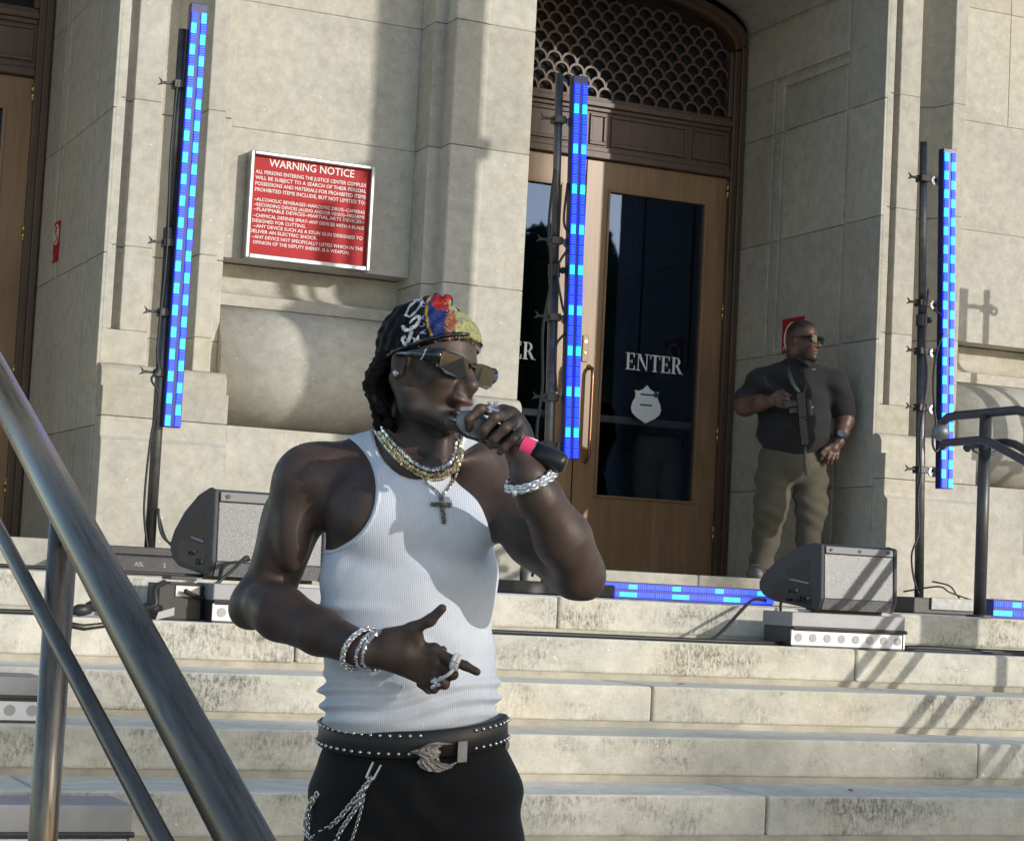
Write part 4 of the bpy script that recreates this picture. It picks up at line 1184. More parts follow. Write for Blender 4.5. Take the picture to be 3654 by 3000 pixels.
def hand(fl, palm, knuck, wrist, fingers, thumb, r=.0092, kk=.005):
    fl.cone(wrist, palm, .030, .031, k=.015)
    for i, q in enumerate(knuck):
        fl.cone(tuple(np.array(wrist) * .75 + np.array(palm) * .25), q, .021, .0125, k=.012)
    for i in range(len(knuck) - 1): fl.cone(knuck[i], knuck[i + 1], .0125, .0125, k=.008)
    for f, s in zip(fingers, (1, 1.03, 1, .88)):
        rr_ = [r * s * q for q in (1.22, 1.08, .96, .82)][:len(f)]
        fl.chain(f, rr_, k=kk)
    fl.chain(thumb, [r * 1.7, r * 1.35, r * 1.15, r * .95][:len(thumb)], k=.008)

# right hand in front of the belly: thumb up, index out, the rest curled in
W_ = K(752, 1342, -.207)
hand(B, K(835, 1352, -.212), [K(896, 1342, -.222), K(900, 1366, -.222), K(894, 1388, -.216), K(880, 1404, -.208)], W_,
     [[K(896, 1342, -.222), K(930, 1362, -.236), K(960, 1374, -.240), K(985, 1387, -.242)],
      [K(900, 1366, -.222), K(935, 1392, -.218), K(918, 1400, -.186), K(892, 1392, -.178)],
      [K(894, 1388, -.216), K(918, 1412, -.210), K(905, 1414, -.182), K(880, 1404, -.176)],
      [K(880, 1404, -.208), K(896, 1422, -.202), K(886, 1424, -.180), K(866, 1412, -.176)]],
     [K(800, 1318, -.212), K(852, 1298, -.226), K(888, 1281, -.238), K(913, 1256, -.248)])
B.cone(K(800, 1322, -.212), K(858, 1318, -.220), .022, .016, k=.014)
B.chain(KV([(900, 1368, -.19), (908, 1352, -.178), (914, 1342, -.178)]), [.0095, .0095, .0088], k=.004)
# left hand closed round the microphone
W2 = K(1092, 982, -.262)
hand(B, K(1068, 905, -.235), [K(1040, 850, -.232), K(1056, 856, -.240), K(1068, 868, -.243), K(1078, 884, -.243)], W2,
     [[K(1036, 850, -.232), K(992, 845, -.262), K(968, 866, -.270), K(968, 886, -.262)],
      [K(1056, 856, -.240), K(1022, 862, -.282), K(1000, 888, -.284), K(995, 905, -.270)],
      [K(1068, 868, -.243), K(1043, 884, -.288), K(1020, 906, -.286), K(1013, 920, -.270)],
      [K(1078, 884, -.243), K(1060, 906, -.284), K(1040, 924, -.282), K(1032, 934, -.268)]],
     [K(1070, 925, -.232), K(1015, 910, -.216), K(968, 892, -.214), K(928, 874, -.214)])

# head
B.ell(H(-.008, 0, .035), np.array((.098, .077, .092)) * HS, HR, k=.01)
B.ell(H(.040, 0, -.030), np.array((.060, .060, .080)) * HS, HR, k=.02)
B.ell(H(.052, 0, .035), np.array((.045, .058, .052)) * HS, HR, k=.02)
for s in (-1, 1):
    B.cone(H(-.018, s * .058, -.040), H(.020, s * .050, -.095), .022, .022, k=.02)
    B.cone(H(.020, s * .047, -.090), H(.080, s * .012, -.110), .020, .018, k=.02)
    B.ell(H(.066, s * .042, -.022), np.array((.028, .026, .024)) * HS, HR, k=.018)
    B.cone(H(.090, s * .012, .020), H(.074, s * .052, .018), .012, .010, k=.012)
    B.ell(H(.088, s * .033, -.002), np.array((.014, .018, .012)) * HS, HR, k=.008, cut=True)
    B.ell(H(.076, s * .033, -.002), (.0125, .0125, .0125), k=.003)
    # ears
    B.ell(H(-.012, s * .078, -.006), np.array((.020, .010, .032)) * HS, HR, k=.006)
    B.ell(H(-.006, s * .086, -.002), np.array((.010, .006, .018)) * HS, HR, k=.004, cut=True)
    B.ell(H(-.006, s * .079, -.034), np.array((.010, .008, .010)) * HS, HR, k=.006)
    B.cone(H(.100, s * .010, -.030), H(.103, s * .0165, -.040), .010, .0095, k=.007)
    B.ell(H(.112, s * .009, -.046), (.0055, .004, .0045), HR, k=.003, cut=True)
B.chain([H(.092, 0, .014), H(.104, 0, -.008), H(.118, 0, -.030), H(.114, 0, -.040)], [.010, .0105, .0135, .012], k=.010)
B.ell(H(.102, 0, -.060), np.array((.018, .030, .014)) * HS, HR, k=.012)
B.ell(H(.114, 0, -.064), np.array((.009, .024, .0075)) * HS, HR, k=.004)
B.ell(H(.106, 0, -.090), np.array((.010, .021, .0085)) * HS, HR, k=.006)
B.ell(H(.114, 0, -.077), np.array((.016, .017, .006)) * HS, HR, k=.004, cut=True)
B.ell(H(.088, 0, -.112), np.array((.020, .021, .016)) * HS, HR, k=.015)
X, Y, Z = B.grid(); B.F = np.maximum(B.F, (uv3(X, Y, Z)[1] - 1500) * 9.5e-4).astype(np.float32)
body_ob, BV, BQ = B.build('body', 'skin', singer, tf=None)
BVs = smoothed(BV, BQ, 1, .4); body_ob.data.vertices.foreach_set('co', BVs.astype(np.float32).ravel())
hv = Hinv(BVs)
sm = lambda x, a, b: np.clip((x - a) / (b - a), 0, 1) ** 2 * (3 - 2 * np.clip((x - a) / (b - a), 0, 1))
low = 1 - sm(hv[:, 2] + .35 * np.clip(.06 - hv[:, 0], 0, .1) * -1, -.095, -.060)
face = sm(hv[:, 0], -.015, .02) * (1 - sm(np.abs(hv[:, 1]), .075, .085)) * sm(hv[:, 2], -.155, -.13)
mou = ((hv[:, 2] < -.050) & (hv[:, 2] > -.058) & (hv[:, 0] > .09) & (np.abs(hv[:, 1]) < .026)) * .8
beardmask(body_ob, BVs, np.maximum(low * face * .82, mou))
# lips and beard tone are the skin's own colour: second and third material slots by place
body_ob.data.materials.append(MT['lips']); body_ob.data.materials.append(MT['beard'])
fc = BVs[BQ].mean(1); hcd = Hinv(fc)
mi = np.zeros(len(BQ), np.int32)
lip = (hcd[:, 0] > .098) & (abs(hcd[:, 1]) < .024) & (((hcd[:, 2] < -.057) & (hcd[:, 2] > -.074)) | ((hcd[:, 2] < -.081) & (hcd[:, 2] > -.098)))
brd = (hcd[:, 2] < -.100) & (hcd[:, 2] > -.145) & (hcd[:, 0] > .055) & (abs(hcd[:, 1]) < .035)
mi[lip] = 1
body_ob.data.polygons.foreach_set('material_index', mi)

# tank top: the torso inflated, with arm and neck openings cut
T = Field((-.26, -.20, -.36), (.25, .18, .36), .0029)
g = .0055
T.ell(K(850, 1540, .01), (.174 + g, .112 + g, .12), TR, k=.0)
T.ell(K(849, 1400, .0), (.170 + g, .104 + g, .19), TR, k=.05)
T.ell(K(846, 1190, .005), (.175 + g, .110 + g, .19), TR, k=.05)
T.ell(K(840, 1060, -.005), (.166 + g, .103 + g, .11), TR, k=.04)
T.ell(K(800, 1075, -.084), (.085 + g, .050 + g, .062 + g), TR, k=.035)
T.ell(K(958, 1075, -.052), (.080 + g, .050 + g, .062 + g), TR, k=.035)
T.cone(K(858, 935, .035), K(690, 968, .025), .062 + g, .050 + g, k=.04)
T.cone(K(865, 935, .030), K(985, 962, .0), .060 + g, .050 + g, k=.04)
T.cone(K(852, 985, .01), K(868, 850, .0), .066 + g, .058 + g, k=.04)
X, Y, Z = T.grid()
# picture-plane coordinates of every voxel in the sketch frame
u_, v_ = uv3(X, Y, Z)
def ellcut(cu, cv, ru, rv, k=.004):
    q = np.sqrt(((u_ - cu) / ru) ** 2 + ((v_ - cv) / rv) ** 2)
    d = (q - 1) * min(ru, rv) * 9.5e-4
    T.F = np.maximum(T.F, -d)
ellcut(668, 1012, 108, 122)
ellcut(1098, 985, 100, 128)
ellcut(862, 872, 92, 118)
hem = 1535 + 0 * u_
T.F = (T.F + .034 * np.clip((v_ - 1484 - 14 * (1 - ((u_ - 850) / 190) ** 2)) / 38, 0, 1) ** 1.5).astype(np.float32)
T.F = np.maximum(T.F, (v_ - hem) * 9.5e-4)
T.F = np.where(v_ < 870, 9, T.F)
# bunched folds above the belt, soft drag folds at the side
wr = np.exp(-((v_ - 1440) / 50) ** 2) * (.0078 * np.sin((v_ + .16 * (u_ - 660) + 9 * np.sin(u_ / 47)) / 5.4) * (.55 + .6 * np.clip((800 - u_) / 140, 0, 1) + .35 * np.clip((u_ - 980) / 50, 0, 1)) + .004)
wr += .0066 * np.exp(-((v_ - 1255 - .05 * (u_ - 700)) / 13) ** 2) * np.clip((840 - u_) / 150, 0, 1)
wr += .0048 * np.exp(-((v_ - 1180 - .25 * (u_ - 900)) / 26) ** 2) * np.exp(-((u_ - 880) / 90) ** 2)
wr += .0034 * np.sin((v_ - .55 * u_) / 15 + 1.5 * np.sin(u_ / 40)) * np.exp(-((v_ - 1380) / 70) ** 2)
wr += .0030 * np.sin((u_ * .8 + v_ * .6) / 9) * np.exp(-((u_ - 690) / 38) ** 2 - ((v_ - 1160) / 45) ** 2)
wr += .0026 * np.sin((u_ - .8 * v_) / 10) * np.exp(-((u_ - 1015) / 35) ** 2 - ((v_ - 1130) / 60) ** 2)
T.F = (T.F - wr).astype(np.float32)
tank, TV, TQ = T.build('tank_top', 'tank', singer)
TV = smoothed(TV, TQ, 2, .5); tank.data.vertices.foreach_set('co', TV.astype(np.float32).ravel())
# rolled edges of the openings
def front(u, v, off=.0, tree=None):
    a = Vector(K(u, v, -.45)); b = Vector(K(u, v, .3)); d = (b - a).normalized()
    best = None
    for t in (tree if tree else (BT, TT)):
        h = t.ray_cast(a, d)
        if h[0] is not None and (best is None or h[3] < best[1]): best = (h[0], h[3])
    return (best[0] - d * off) if best else None
BT = BVHTree.FromPolygons([tuple(p) for p in BVs], [tuple(q) for q in BQ.tolist()])
TT = BVHTree.FromPolygons([tuple(p) for p in TV], [tuple(q) for q in TQ.tolist()])
def binding(cu, cv, ru, rv, a0, a1):
    pts = []
    for i in range(49):
        a = math.radians(a0 + (a1 - a0) * i / 48)
        p = front(cu + (ru + 6.5) * math.cos(a), cv + (rv + 6.5) * math.sin(a), -.0005, (TT,))
        if p is not None and (not pts or (p - pts[-1]).length < .03): pts.append(p)
    return pts
for e in ((668, 1012, 108, 122, -48, 100), (1098, 985, 100, 128, 232, 100), (862, 872, 92, 118, 2, 178)):
    pts = binding(*e)
    if len(pts) > 4: MB().tube(pts, .0036, 8).build('hem', 'tank', tank, smooth=True, org=(0, 0, 0))

# trousers, hips down to the boots
D_ = Field((-.32, -.22, -1.24), (.32, .22, -.20), .0075)
D_.ell(K(856, 1610, .01), (.192, .130, .17), k=0)
for s in (-1, 1):
    D_.chain([K(860 + s * 98, 1645, .01), (s * .118 + .015, .01, -.62), (s * .118 + .01, -.012, -.80), (s * .120 + .01, .02, -1.0), (s * .124 + .01, .03, -1.19)], [.116, .105, .082, .074, .078], k=.03)
X, Y, Z = D_.grid()
D_.F = np.maximum(D_.F, Z + .262 + .10 * (-Y - .12) * 0 - .035 * np.clip(-Y / .12, -1, 1) * -1)
D_.F = np.maximum(D_.F, -(Z + 1.205))
D_.F = (D_.F - .0040 * np.sin(Z * 62 + X * 34 + 2 * np.sin(X * 20)) * np.exp(-((Z + .44) / .14) ** 2) - .004 * np.exp(-((X - .01) / .012) ** 2) * (Y < 0) * (Z < -.30)).astype(np.float32)
D_.build('trousers', 'denim', singer)
for s in (-1, 1):
    bt = Field((s * .13 - .10, -.28, -1.216), (s * .13 + .12, .16, -1.08), .008)
    bt.ell((s * .132 + .01, -.07, -1.19), (.05, .14, .052), k=0); bt.cone((s * .13 + .01, .03, -1.18), (s * .126 + .01, .03, -1.10), .052, .05, k=.03)
    X, Y, Z = bt.grid(); bt.F = np.maximum(bt.F, -(Z + 1.212)).astype(np.float32)
    bt.build('boot', 'leather', singer)

# belt: a band round the hips, lower in front, with two rows of studs
def beltp(th, dr=0.0, dv=0.0):
    x = .0 + (.180 + dr) * math.cos(th); y = .008 + (.124 + dr) * math.sin(th)
    z = -.264 - .022 * max(0, -math.sin(th)) ** 1.3 + .012 * math.cos(th) + dv
    return (x, y, z)
nb = 72; vs = []; fs = []
for i in range(nb):
    th = 2 * math.pi * i / nb
    vs += [beltp(th, .003, .025), beltp(th, .006, .022), beltp(th, .009, -.025), beltp(th, .005, -.027), beltp(th, -.01, -.025), beltp(th, -.012, .025)]
for i in range(nb):
    j = (i + 1) % nb
    for q in range(6): fs.append((i * 6 + q, i * 6 + (q + 1) % 6, j * 6 + (q + 1) % 6, j * 6 + q))
belt = MB().add(vs, [f[::-1] for f in fs]).build('belt', 'leather', singer, org=(0, 0, 0), smooth=True)
m = MB()
for i in range(60):
    th = 2 * math.pi * i / 60
    fx = math.cos(th)
    if math.sin(th) < 0 and .14 < fx < .62: continue
    for dv in (.016, -.018): m.ball(beltp(th, .0075 if dv > 0 else .010, dv), .0042, 6, 4)
tag(m.build('belt_studs', 'silver', belt, org=(0, 0, 0), smooth=True), kind='stuff')
# eagle buckle, keeper plate, side button
def onbelt(u, v, off=.004):
    x = K(u, v, -.12)[0]; z = K(u, v, -.12)[2]
    c = max(-1, min(1, (x - .005) / .19)); th = -math.acos(c)
    y = beltp(th, .010)[1]
    return Vector((x, y - off, z))
def plate(outline, th, name, mat, par, bev=.002):
    P = [onbelt(u, v) for u, v in outline]; n = len(P)
    c = sum((p.y for p in P)) / n
    vs = [(p.x, p.y, p.z) for p in P] + [(p.x, p.y - th, p.z) for p in P]
    fs = [tuple(range(n)), tuple(range(n, 2 * n))[::-1]] + [(i, i + n, (i + 1) % n + n, (i + 1) % n) for i in range(n)]
    return MB().add(vs, fs).build(name, mat, par, org=(0, 0, 0), bevel=bev)
MT['pewter'] = plain('pewter', (.30, .27, .25), .3, 1.0, var=.5, vs=140, bmp=.8, bs=260)
bk = plate([(848, 1549), (868, 1543), (884, 1534), (905, 1531), (925, 1533), (938, 1536), (915, 1540), (905, 1545), (912, 1553), (906, 1562), (910, 1574), (930, 1576), (946, 1572), (932, 1586), (908, 1594), (886, 1592), (868, 1584), (860, 1572), (870, 1562), (858, 1556), (850, 1556)], .006, 'buckle', 'pewter', belt)
m = MB()
for a in (((852, 1550), (872, 1553), (892, 1560)), ((866, 1546), (880, 1540), (900, 1537), (930, 1535)), ((880, 1570), (890, 1580), (900, 1590)), ((890, 1568), (902, 1576), (915, 1586)), ((872, 1566), (876, 1576), (884, 1588)), ((900, 1566), (916, 1578), (935, 1580)), ((862, 1555), (880, 1566), (870, 1578))):
    m.tube(catmull([onbelt(u, v, .0115) for u, v in a], 4), .0021, 6)
m.ball(tuple(onbelt(884, 1547, .012)), .003, 8, 6)
m.build('feather_ridge', 'pewter', bk, org=(0, 0, 0), smooth=True)
plate([(946, 1531), (966, 1530), (964, 1574), (944, 1575)], .004, 'keeper_plate', 'steel', belt, .001)
MB().tube([tuple(onbelt(1040, 1548, .0) + Vector((.0, .05, 0))), tuple(onbelt(1040, 1548, .004) + Vector((.008, .05, 0)))], .0095, 14).build('rivet', 'pewter', singer, org=(0, 0, 0))

# wallet chains
def onleg(u, v, off):
    p = K(u, v, -.13 + .10 * min(1, abs(u - 850) / 215) ** 2.4); return Vector((p[0], p[1] - off, p[2]))
def wchain(name, pts, step, ln, wd, r, off=.008, mat='silver'):
    m = MB(); links(m, catmull([onleg(u, v, off) for u, v in pts], 10), step, ln, wd, r)
    return m.build(name, mat, singer, org=(0, 0, 0), smooth=True)
m = MB()
for a in (((788, 1578), (772, 1608)), ((772, 1572), (758, 1604)), ((758, 1604), (772, 1608))):
    m.tube([onleg(*a[0], .008), onleg(*a[1], .012)], .0028, 8)
m.build('chain_clip', 'silver', singer, org=(0, 0, 0))
wchain('wallet_chain', [(765, 1608), (758, 1620), (742, 1640), (722, 1664), (700, 1690), (678, 1708), (656, 1722), (645, 1738)], .0095, .0150, .0105, .0022, .010)
wchain('wallet_chain', [(752, 1626), (740, 1660), (722, 1688), (706, 1712), (690, 1745)], .0085, .0135, .0095, .0020, .014)
wchain('wallet_chain', [(752, 1640), (747, 1668), (738, 1700), (727, 1735), (718, 1770)], .0062, .0092, .0062, .0013, .010)
wchain('wallet_chain', [(655, 1640), (640, 1668), (636, 1700), (640, 1722), (652, 1742)], .0095, .0155, .0115, .0024, .010)
wchain('wallet_chain', [(646, 1650), (634, 1690), (634, 1715), (650, 1732), (668, 1740)], .0090, .0140, .0100, .0021, .016)

# headscarf: wraps the skull, knotted at the crown, rolled hem across the brow
HSF = Field(tuple(HC - .19), tuple(HC + .20), .0026)
HSF.ell(H(-.008, 0, .037), np.array((.106, .0835, .100)) * HS, HR, k=0)
HSF.ell(H(.050, 0, .050), np.array((.060, .066, .058)) * HS, HR, k=.02)
HSF.ell(H(-.030, 0, .040), np.array((.092, .080, .090)) * HS, HR, k=.02)
HSF.cone(H(-.016, -.006, .128), H(.012, .0, .138), .014, .012, k=.014)
HSF.cone(H(-.030, .01, .130), H(-.016, -.008, .140), .011, .008, k=.010)
X, Y, Z = HSF.grid()
P3 = np.stack(np.broadcast_arrays(X, Y, Z), -1).reshape(-1, 3); hc = Hinv(P3).reshape(*HSF.F.shape, 3)
cutp = -(hc[..., 2] - (.012 + .46 * np.clip(hc[..., 0], -.09, .2))) * .9
fold = .0016 * np.sin(hc[..., 2] * 190 + hc[..., 0] * 120 + 3 * np.sin(hc[..., 0] * 60)) * (hc[..., 0] < .06) + .0015 * np.sin(hc[..., 0] * 230 - hc[..., 2] * 60)
HSF.F = (HSF.F - fold).astype(np.float32)
HSF.F = np.maximum(HSF.F, cutp).astype(np.float32)
scarf, SV, SQ = HSF.build('headscarf', 'white', singer)
SV = smoothed(SV, SQ, 1, .4); scarf.data.vertices.foreach_set('co', SV.astype(np.float32).ravel())
STREE = BVHTree.FromPolygons([tuple(p) for p in SV], [tuple(q) for q in SQ.tolist()])
# print on the cloth (colour attribute, fixed to the weave)
def inpoly(u, v, poly):
    c = np.zeros(u.shape, bool); n = len(poly)
    for i in range(n):
        x1, y1 = poly[i]; x2, y2 = poly[(i + 1) % n]
        c ^= ((y1 > v) != (y2 > v)) & (u < (x2 - x1) * (v - y1) / (y2 - y1 + 1e-9) + x1)
    return c
def uv_of(V):
    return uv3(V[:, 0], V[:, 1], V[:, 2])
su, sv = uv_of(SV)
col = np.tile(np.array([.013, .012, .013]), (len(SV), 1))
jn = rng.normal(size=len(SV)) * 1.2
def paint(poly, c, jit=.15):
    m_ = inpoly(su + jn, sv + jn[::-1], poly); col[m_] = np.array(c) * (1 + rng.uniform(-jit, jit, (m_.sum(), 1)))
paint([(884, 612), (904, 606), (930, 640), (920, 700), (898, 712), (884, 680), (880, 640)], (.035, .055, .22), .4)
paint([(894, 610), (930, 606), (950, 622), (935, 642), (905, 640), (892, 630)], (.42, .035, .025), .5)
paint([(926, 622), (950, 618), (975, 640), (992, 676), (1000, 712), (975, 700), (945, 690), (930, 668)], (.42, .43, .19), .35)
paint([(922, 650), (940, 640), (944, 668), (932, 690), (948, 700), (938, 712), (915, 700)], (.40, .14, .075), .45)
paint([(948, 696), (985, 704), (1000, 722), (990, 728), (962, 708)], (.45, .33, .22), .3)
paint([(955, 704), (985, 716), (1000, 732), (960, 722)], (.03, .07, .33), .4)
paint([(918, 712), (940, 700), (958, 706), (930, 730), (890, 742), (862, 756)], (.05, .026, .018), .3)
paint([(925, 718), (900, 735), (865, 752), (842, 772), (838, 766), (868, 742), (905, 722)], (.22, .06, .03), .4)
gold_l = [(893, 608), (883, 622), (880, 645), (884, 672), (892, 694), (904, 712)]
dist = np.full(len(SV), 99.0)
for (a, b), (c_, d) in zip(gold_l, gold_l[1:]):
    t_ = np.clip(((su - a) * (c_ - a) + (sv - b) * (d - b)) / ((c_ - a) ** 2 + (d - b) ** 2), 0, 1)
    dist = np.minimum(dist, np.hypot(su - a - t_ * (c_ - a), sv - b - t_ * (d - b)))
col[dist < 2.4] = (.50, .30, .06)
back = (Hinv(SV)[:, 1] > .0) & (Hinv(SV)[:, 0] < .05); col[back] = (.02, .018, .02)
col = col * .62 + rng.normal(size=(len(col), 1)) * .012 * (col.max(1, keepdims=True) > .03); col = np.clip(col, .004, 1)
ca = scarf.data.color_attributes.new('print', 'FLOAT_COLOR', 'POINT')
ca.data.foreach_set('color', np.concatenate([col, np.ones((len(col), 1))], 1).astype(np.float32).ravel())
m, nt, b = nodes_of('printed_scarf')
an = nt.nodes.new('ShaderNodeVertexColor'); an.layer_name = 'print'
nt.links.new(an.outputs[0], b.inputs['Base Color']); b.inputs['Roughness'].default_value = .6; b.inputs['Specular IOR Level'].default_value = .12
bump(nt, b, noise(nt, pos(nt, obj=True), 500, 2, .6), .15, .001)
scarf.data.materials[0] = m
hem_pts = []
for i in range(40):
    a = -.085 + .19 * i / 39
    h_ = STREE.ray_cast(Vector(H(a * 1.0, -.2, .020 + .46 * a)), Vector(HL))
    if h_[0] is not None: hem_pts.append(h_[0])
if len(hem_pts) > 5: MB().tube(hem_pts, [.004 + .002 * math.sin(i * .9) ** 2 for i in range(len(hem_pts))], 8).build('hem_roll', 'shades', scarf, org=(0, 0, 0), smooth=True)
# applied letters, star and stones
def onscarf(u, v, off=.0008):
    return front(u, v, off, (STREE,))
def drape(polys, mat, name, par, off=.0012, th=.0012):
    m = MB()
    for P in polys:
        q = [onscarf(u, v, off) for u, v in P]
        if any(x is None for x in q): continue
        n = len(q); vs = [tuple(x) for x in q] + [(x.x, x.y - th, x.z) for x in q]
        m.add(vs, [tuple(range(n, 2 * n))[::-1]] + [(i, i + n, (i + 1) % n + n, (i + 1) % n) for i in range(n)])
    return m.build(name, mat, par, org=(0, 0, 0))
def stroke(pts, w):
    out = []
    for (a, b), (c, d) in zip(pts, pts[1:]):
        L_ = math.hypot(c - a, d - b) or 1; nx, ny = -(d - b) / L_ * w, (c - a) / L_ * w
        n = max(1, int(L_ / 4))
        for i in range(n):
            p0 = (a + (c - a) * i / n, b + (d - b) * i / n); p1 = (a + (c - a) * (i + 1) / n, b + (d - b) * (i + 1) / n)
            out.append([(p0[0] + nx, p0[1] + ny), (p1[0] + nx, p1[1] + ny), (p1[0] - nx, p1[1] - ny), (p0[0] - nx, p0[1] - ny)])
    return out
MT['rhine'] = plain('pale_rhinestone_letter', (.55, .54, .54), .35, .3, var=.3, vs=300)
big = stroke([(872, 618), (858, 622), (845, 634), (838, 650), (846, 655), (860, 642), (870, 628), (872, 618)], 2.0) + \
      stroke([(866, 652), (866, 662), (858, 674), (846, 681), (835, 682), (831, 672)], 3.4) + stroke([(866, 652), (852, 660), (846, 668)], 2.0) + \
      stroke([(851, 684), (846, 698), (838, 716)], 3.4) + stroke([(838, 716), (830, 700), (838, 694)], 3.0)
drape(big, 'rhine', 'applied_letter', scarf)
st = [(861 + (14 if i % 2 == 0 else 5.5) * math.sin(i * math.pi / 5 + .3), 704 - (14 if i % 2 == 0 else 5.5) * math.cos(i * math.pi / 5 + .3)) for i in range(10)]
drape([st], 'rhine', 'applied_star', scarf)
MT['blueprint'] = plain('blue_white_print', (.16, .22, .42), .6)
GL = {'B': [[(0, 0), (0, 1)], [(0, 1), (.5, .95), (.55, .75), (.45, .55), (0, .52)], [(.45, .52), (.62, .3), (.5, .05), (0, 0)]], 'L': [[(0, 1), (0, 0), (.55, 0)]],
      'A': [[(0, 0), (.3, 1), (.6, 0)], [(.12, .38), (.48, .38)]], 'C': [[(.58, .8), (.3, 1), (.02, .75), (.02, .25), (.3, 0), (.58, .2)]], 'K': [[(0, 0), (0, 1)], [(.55, 1), (.02, .5), (.58, 0)]], 'H': [[(0, 0), (0, 1)], [(.55, 0), (.55, 1)], [(0, .5), (.55, .5)]]}
arcp = [(886, 722), (881, 706), (876, 690), (873, 674), (872, 658), (873, 632)]
nxt = [(883, 712), (878, 696), (874, 680), (872, 664), (872, 648), (874, 622)]
bl = []
for ch, p, q in zip('BLACKH', arcp, nxt):
    dx, dy = q[0] - p[0], q[1] - p[1]; L_ = math.hypot(dx, dy); dx /= L_; dy /= L_
    for stv in GL[ch]:
        bl += stroke([(p[0] + 12 * a * dx - (b - .5) * 13 * -dy - 2, p[1] + 12 * a * dy - (b - .5) * 13 * dx) for a, b in stv], 1.0)
drape(bl, 'blueprint', 'printed_lettering', scarf, .0010, .0004)['kind'] = 'stuff'
m = MB(); rr = random.Random(9)
for i in range(95):
    u, v = (rr.uniform(918, 1000), rr.uniform(618, 735)) if i < 60 else (rr.uniform(832, 870), rr.uniform(628, 715))
    if i >= 60:
        k_ = rr.choice(big)[0]; u, v = k_
    p = onscarf(u, v, .0022)
    if p is not None: m.ball(tuple(p), rr.uniform(.0014, .0026), 6, 4)
for i in range(10):
    p = onscarf(983 + i * 1.6, 716 + i * 1.9, .0022)
    if p is not None: m.ball(tuple(p), .0036 - .0002 * i, 6, 4)
tag(m.build('rhinestones', 'gem', scarf, org=(0, 0, 0)), kind='stuff')

# locs hanging at the back of the neck
hr = Field(tuple(np.array(K(800, 800, .03)) - .17), tuple(np.array(K(800, 800, .03)) + .17), .0032)
rr = random.Random(4)
for i in range(26):
    f = i / 25
    b0 = -.078 + .156 * f
    top = np.array(H(-.045 - .045 * math.cos((f - .5) * 2.6), b0 * .95, .005 + rr.uniform(-.015, .02)))
    ln = rr.uniform(.10, .165)
    sx = rr.uniform(-.012, .02)
    pts = [top + np.array([sx * t_ + .006 * math.sin(7 * t_ + i) - .022 * math.sin(math.pi * min(1, t_ * 1.1)), .012 * math.sin(3 * t_) + .03 * t_ * (1 if f > .3 else -.1), -ln * t_]) for t_ in (0, .25, .5, .75, 1)]
    hr.chain(pts, [.013, .0125, .012, .0105, .008], k=.004)
X, Y, Z = hr.grid()
hr.F = (hr.F - .0022 * np.sin(Z * 420 + X * 90) * np.sin(X * 240 + Y * 200)).astype(np.float32)
hr.build('hair', 'hair', singer)

# sunglasses
gl = bpy.data.objects.new('sunglasses', None); COL.objects.link(gl); gl.parent = singer
def hbox(a0, a1, pts_bc, name, mat, bev=.002):
    n = len(pts_bc)
    vs = [H(a0 - 1.3 * b * b, b, c) for b, c in pts_bc] + [H(a1 - 1.3 * b * b, b, c) for b, c in pts_bc]
    fs = [tuple(range(n)), tuple(range(n, 2 * n))[::-1]] + [(i, i + n, (i + 1) % n + n, (i + 1) % n) for i in range(n)]
    return MB().add(vs, fs).build(name, mat, gl, org=(0, 0, 0), bevel=bev)
for s in (-1, 1):
    lens_ = [(s * .008, .017), (s * .035, .022), (s * .066, .023), (s * .092, .021), (s * .096, .006), (s * .093, -.015), (s * .074, -.024), (s * .034, -.024), (s * .012, -.014)]
    hbox(.1135, .1045, lens_ if s > 0 else lens_, 'lens', 'shades')
    tm = MB().tube([H(.102, s * .090, .008), H(.072, s * .0905, .009), H(.03, s * .088, .009), H(-.012, s * .0875, .004)], [.0165, .0140, .0085, .0045], 10).build('temple', 'shades', gl, org=(0, 0, 0), smooth=True)
    if s < 0:
        em = MB()
        for P in ([(.071, .018), (.070, .010), (.067, .003)], [(.074, .019), (.071, .011)], [(.069, .006), (.066, -.003), (.062, -.004)], [(.067, .015), (.073, .006)]):
            em.tube([H(a, -.1065, c) for a, c in P], .0011, 6)
        em.build('emblem', 'silver', tm, org=(0, 0, 0))
hbox(.117, .109, [(-.012, .013), (.012, .013), (.011, .006), (-.011, .006)], 'bridge', 'shades', .001)
MB().ball(H(-.004, -.092, -.036), .0065, 10, 8).build('ear_stud', 'gem', singer, org=(0, 0, 0))
MB().ball(H(.108, -.020, -.044), .0022, 8, 6).build('nose_stud', 'gem', singer, org=(0, 0, 0))

# chains round the neck
def neckl(pts, off): return [p for p in (front(u, v, off) for u, v in catmull2(pts)) if p is not None]
def catmull2(pts): return [(p.x, p.y) for p in catmull([(a, b, 0) for a, b in pts], 7)]
m = MB(); gems(m, neckl([(776, 880), (800, 912), (832, 948), (866, 972), (902, 980), (932, 968), (946, 945), (950, 922), (944, 906)], .006), .0058, .0056); m.build('necklace', 'gold', singer, org=(0, 0, 0))
m = MB(); gems(m, neckl([(783, 877), (808, 908), (842, 944), (875, 965), (905, 968), (929, 955), (939, 935), (941, 912)], .006), .0056, .0052); m.build('necklace', 'gem', singer, org=(0, 0, 0))
m = MB(); gems(m, neckl([(771, 884), (792, 915), (825, 952), (858, 976), (892, 988), (926, 980), (948, 958), (955, 930)], .005), .0054, .0050); m.build('necklace', 'gold', singer, org=(0, 0, 0))
m = MB(); gems(m, neckl([(866, 976), (882, 998), (902, 1014), (911, 1024), (925, 1010), (940, 985), (950, 955)], .004), .0046, .0038); m.build('necklace', 'silver', singer, org=(0, 0, 0))
m = MB()
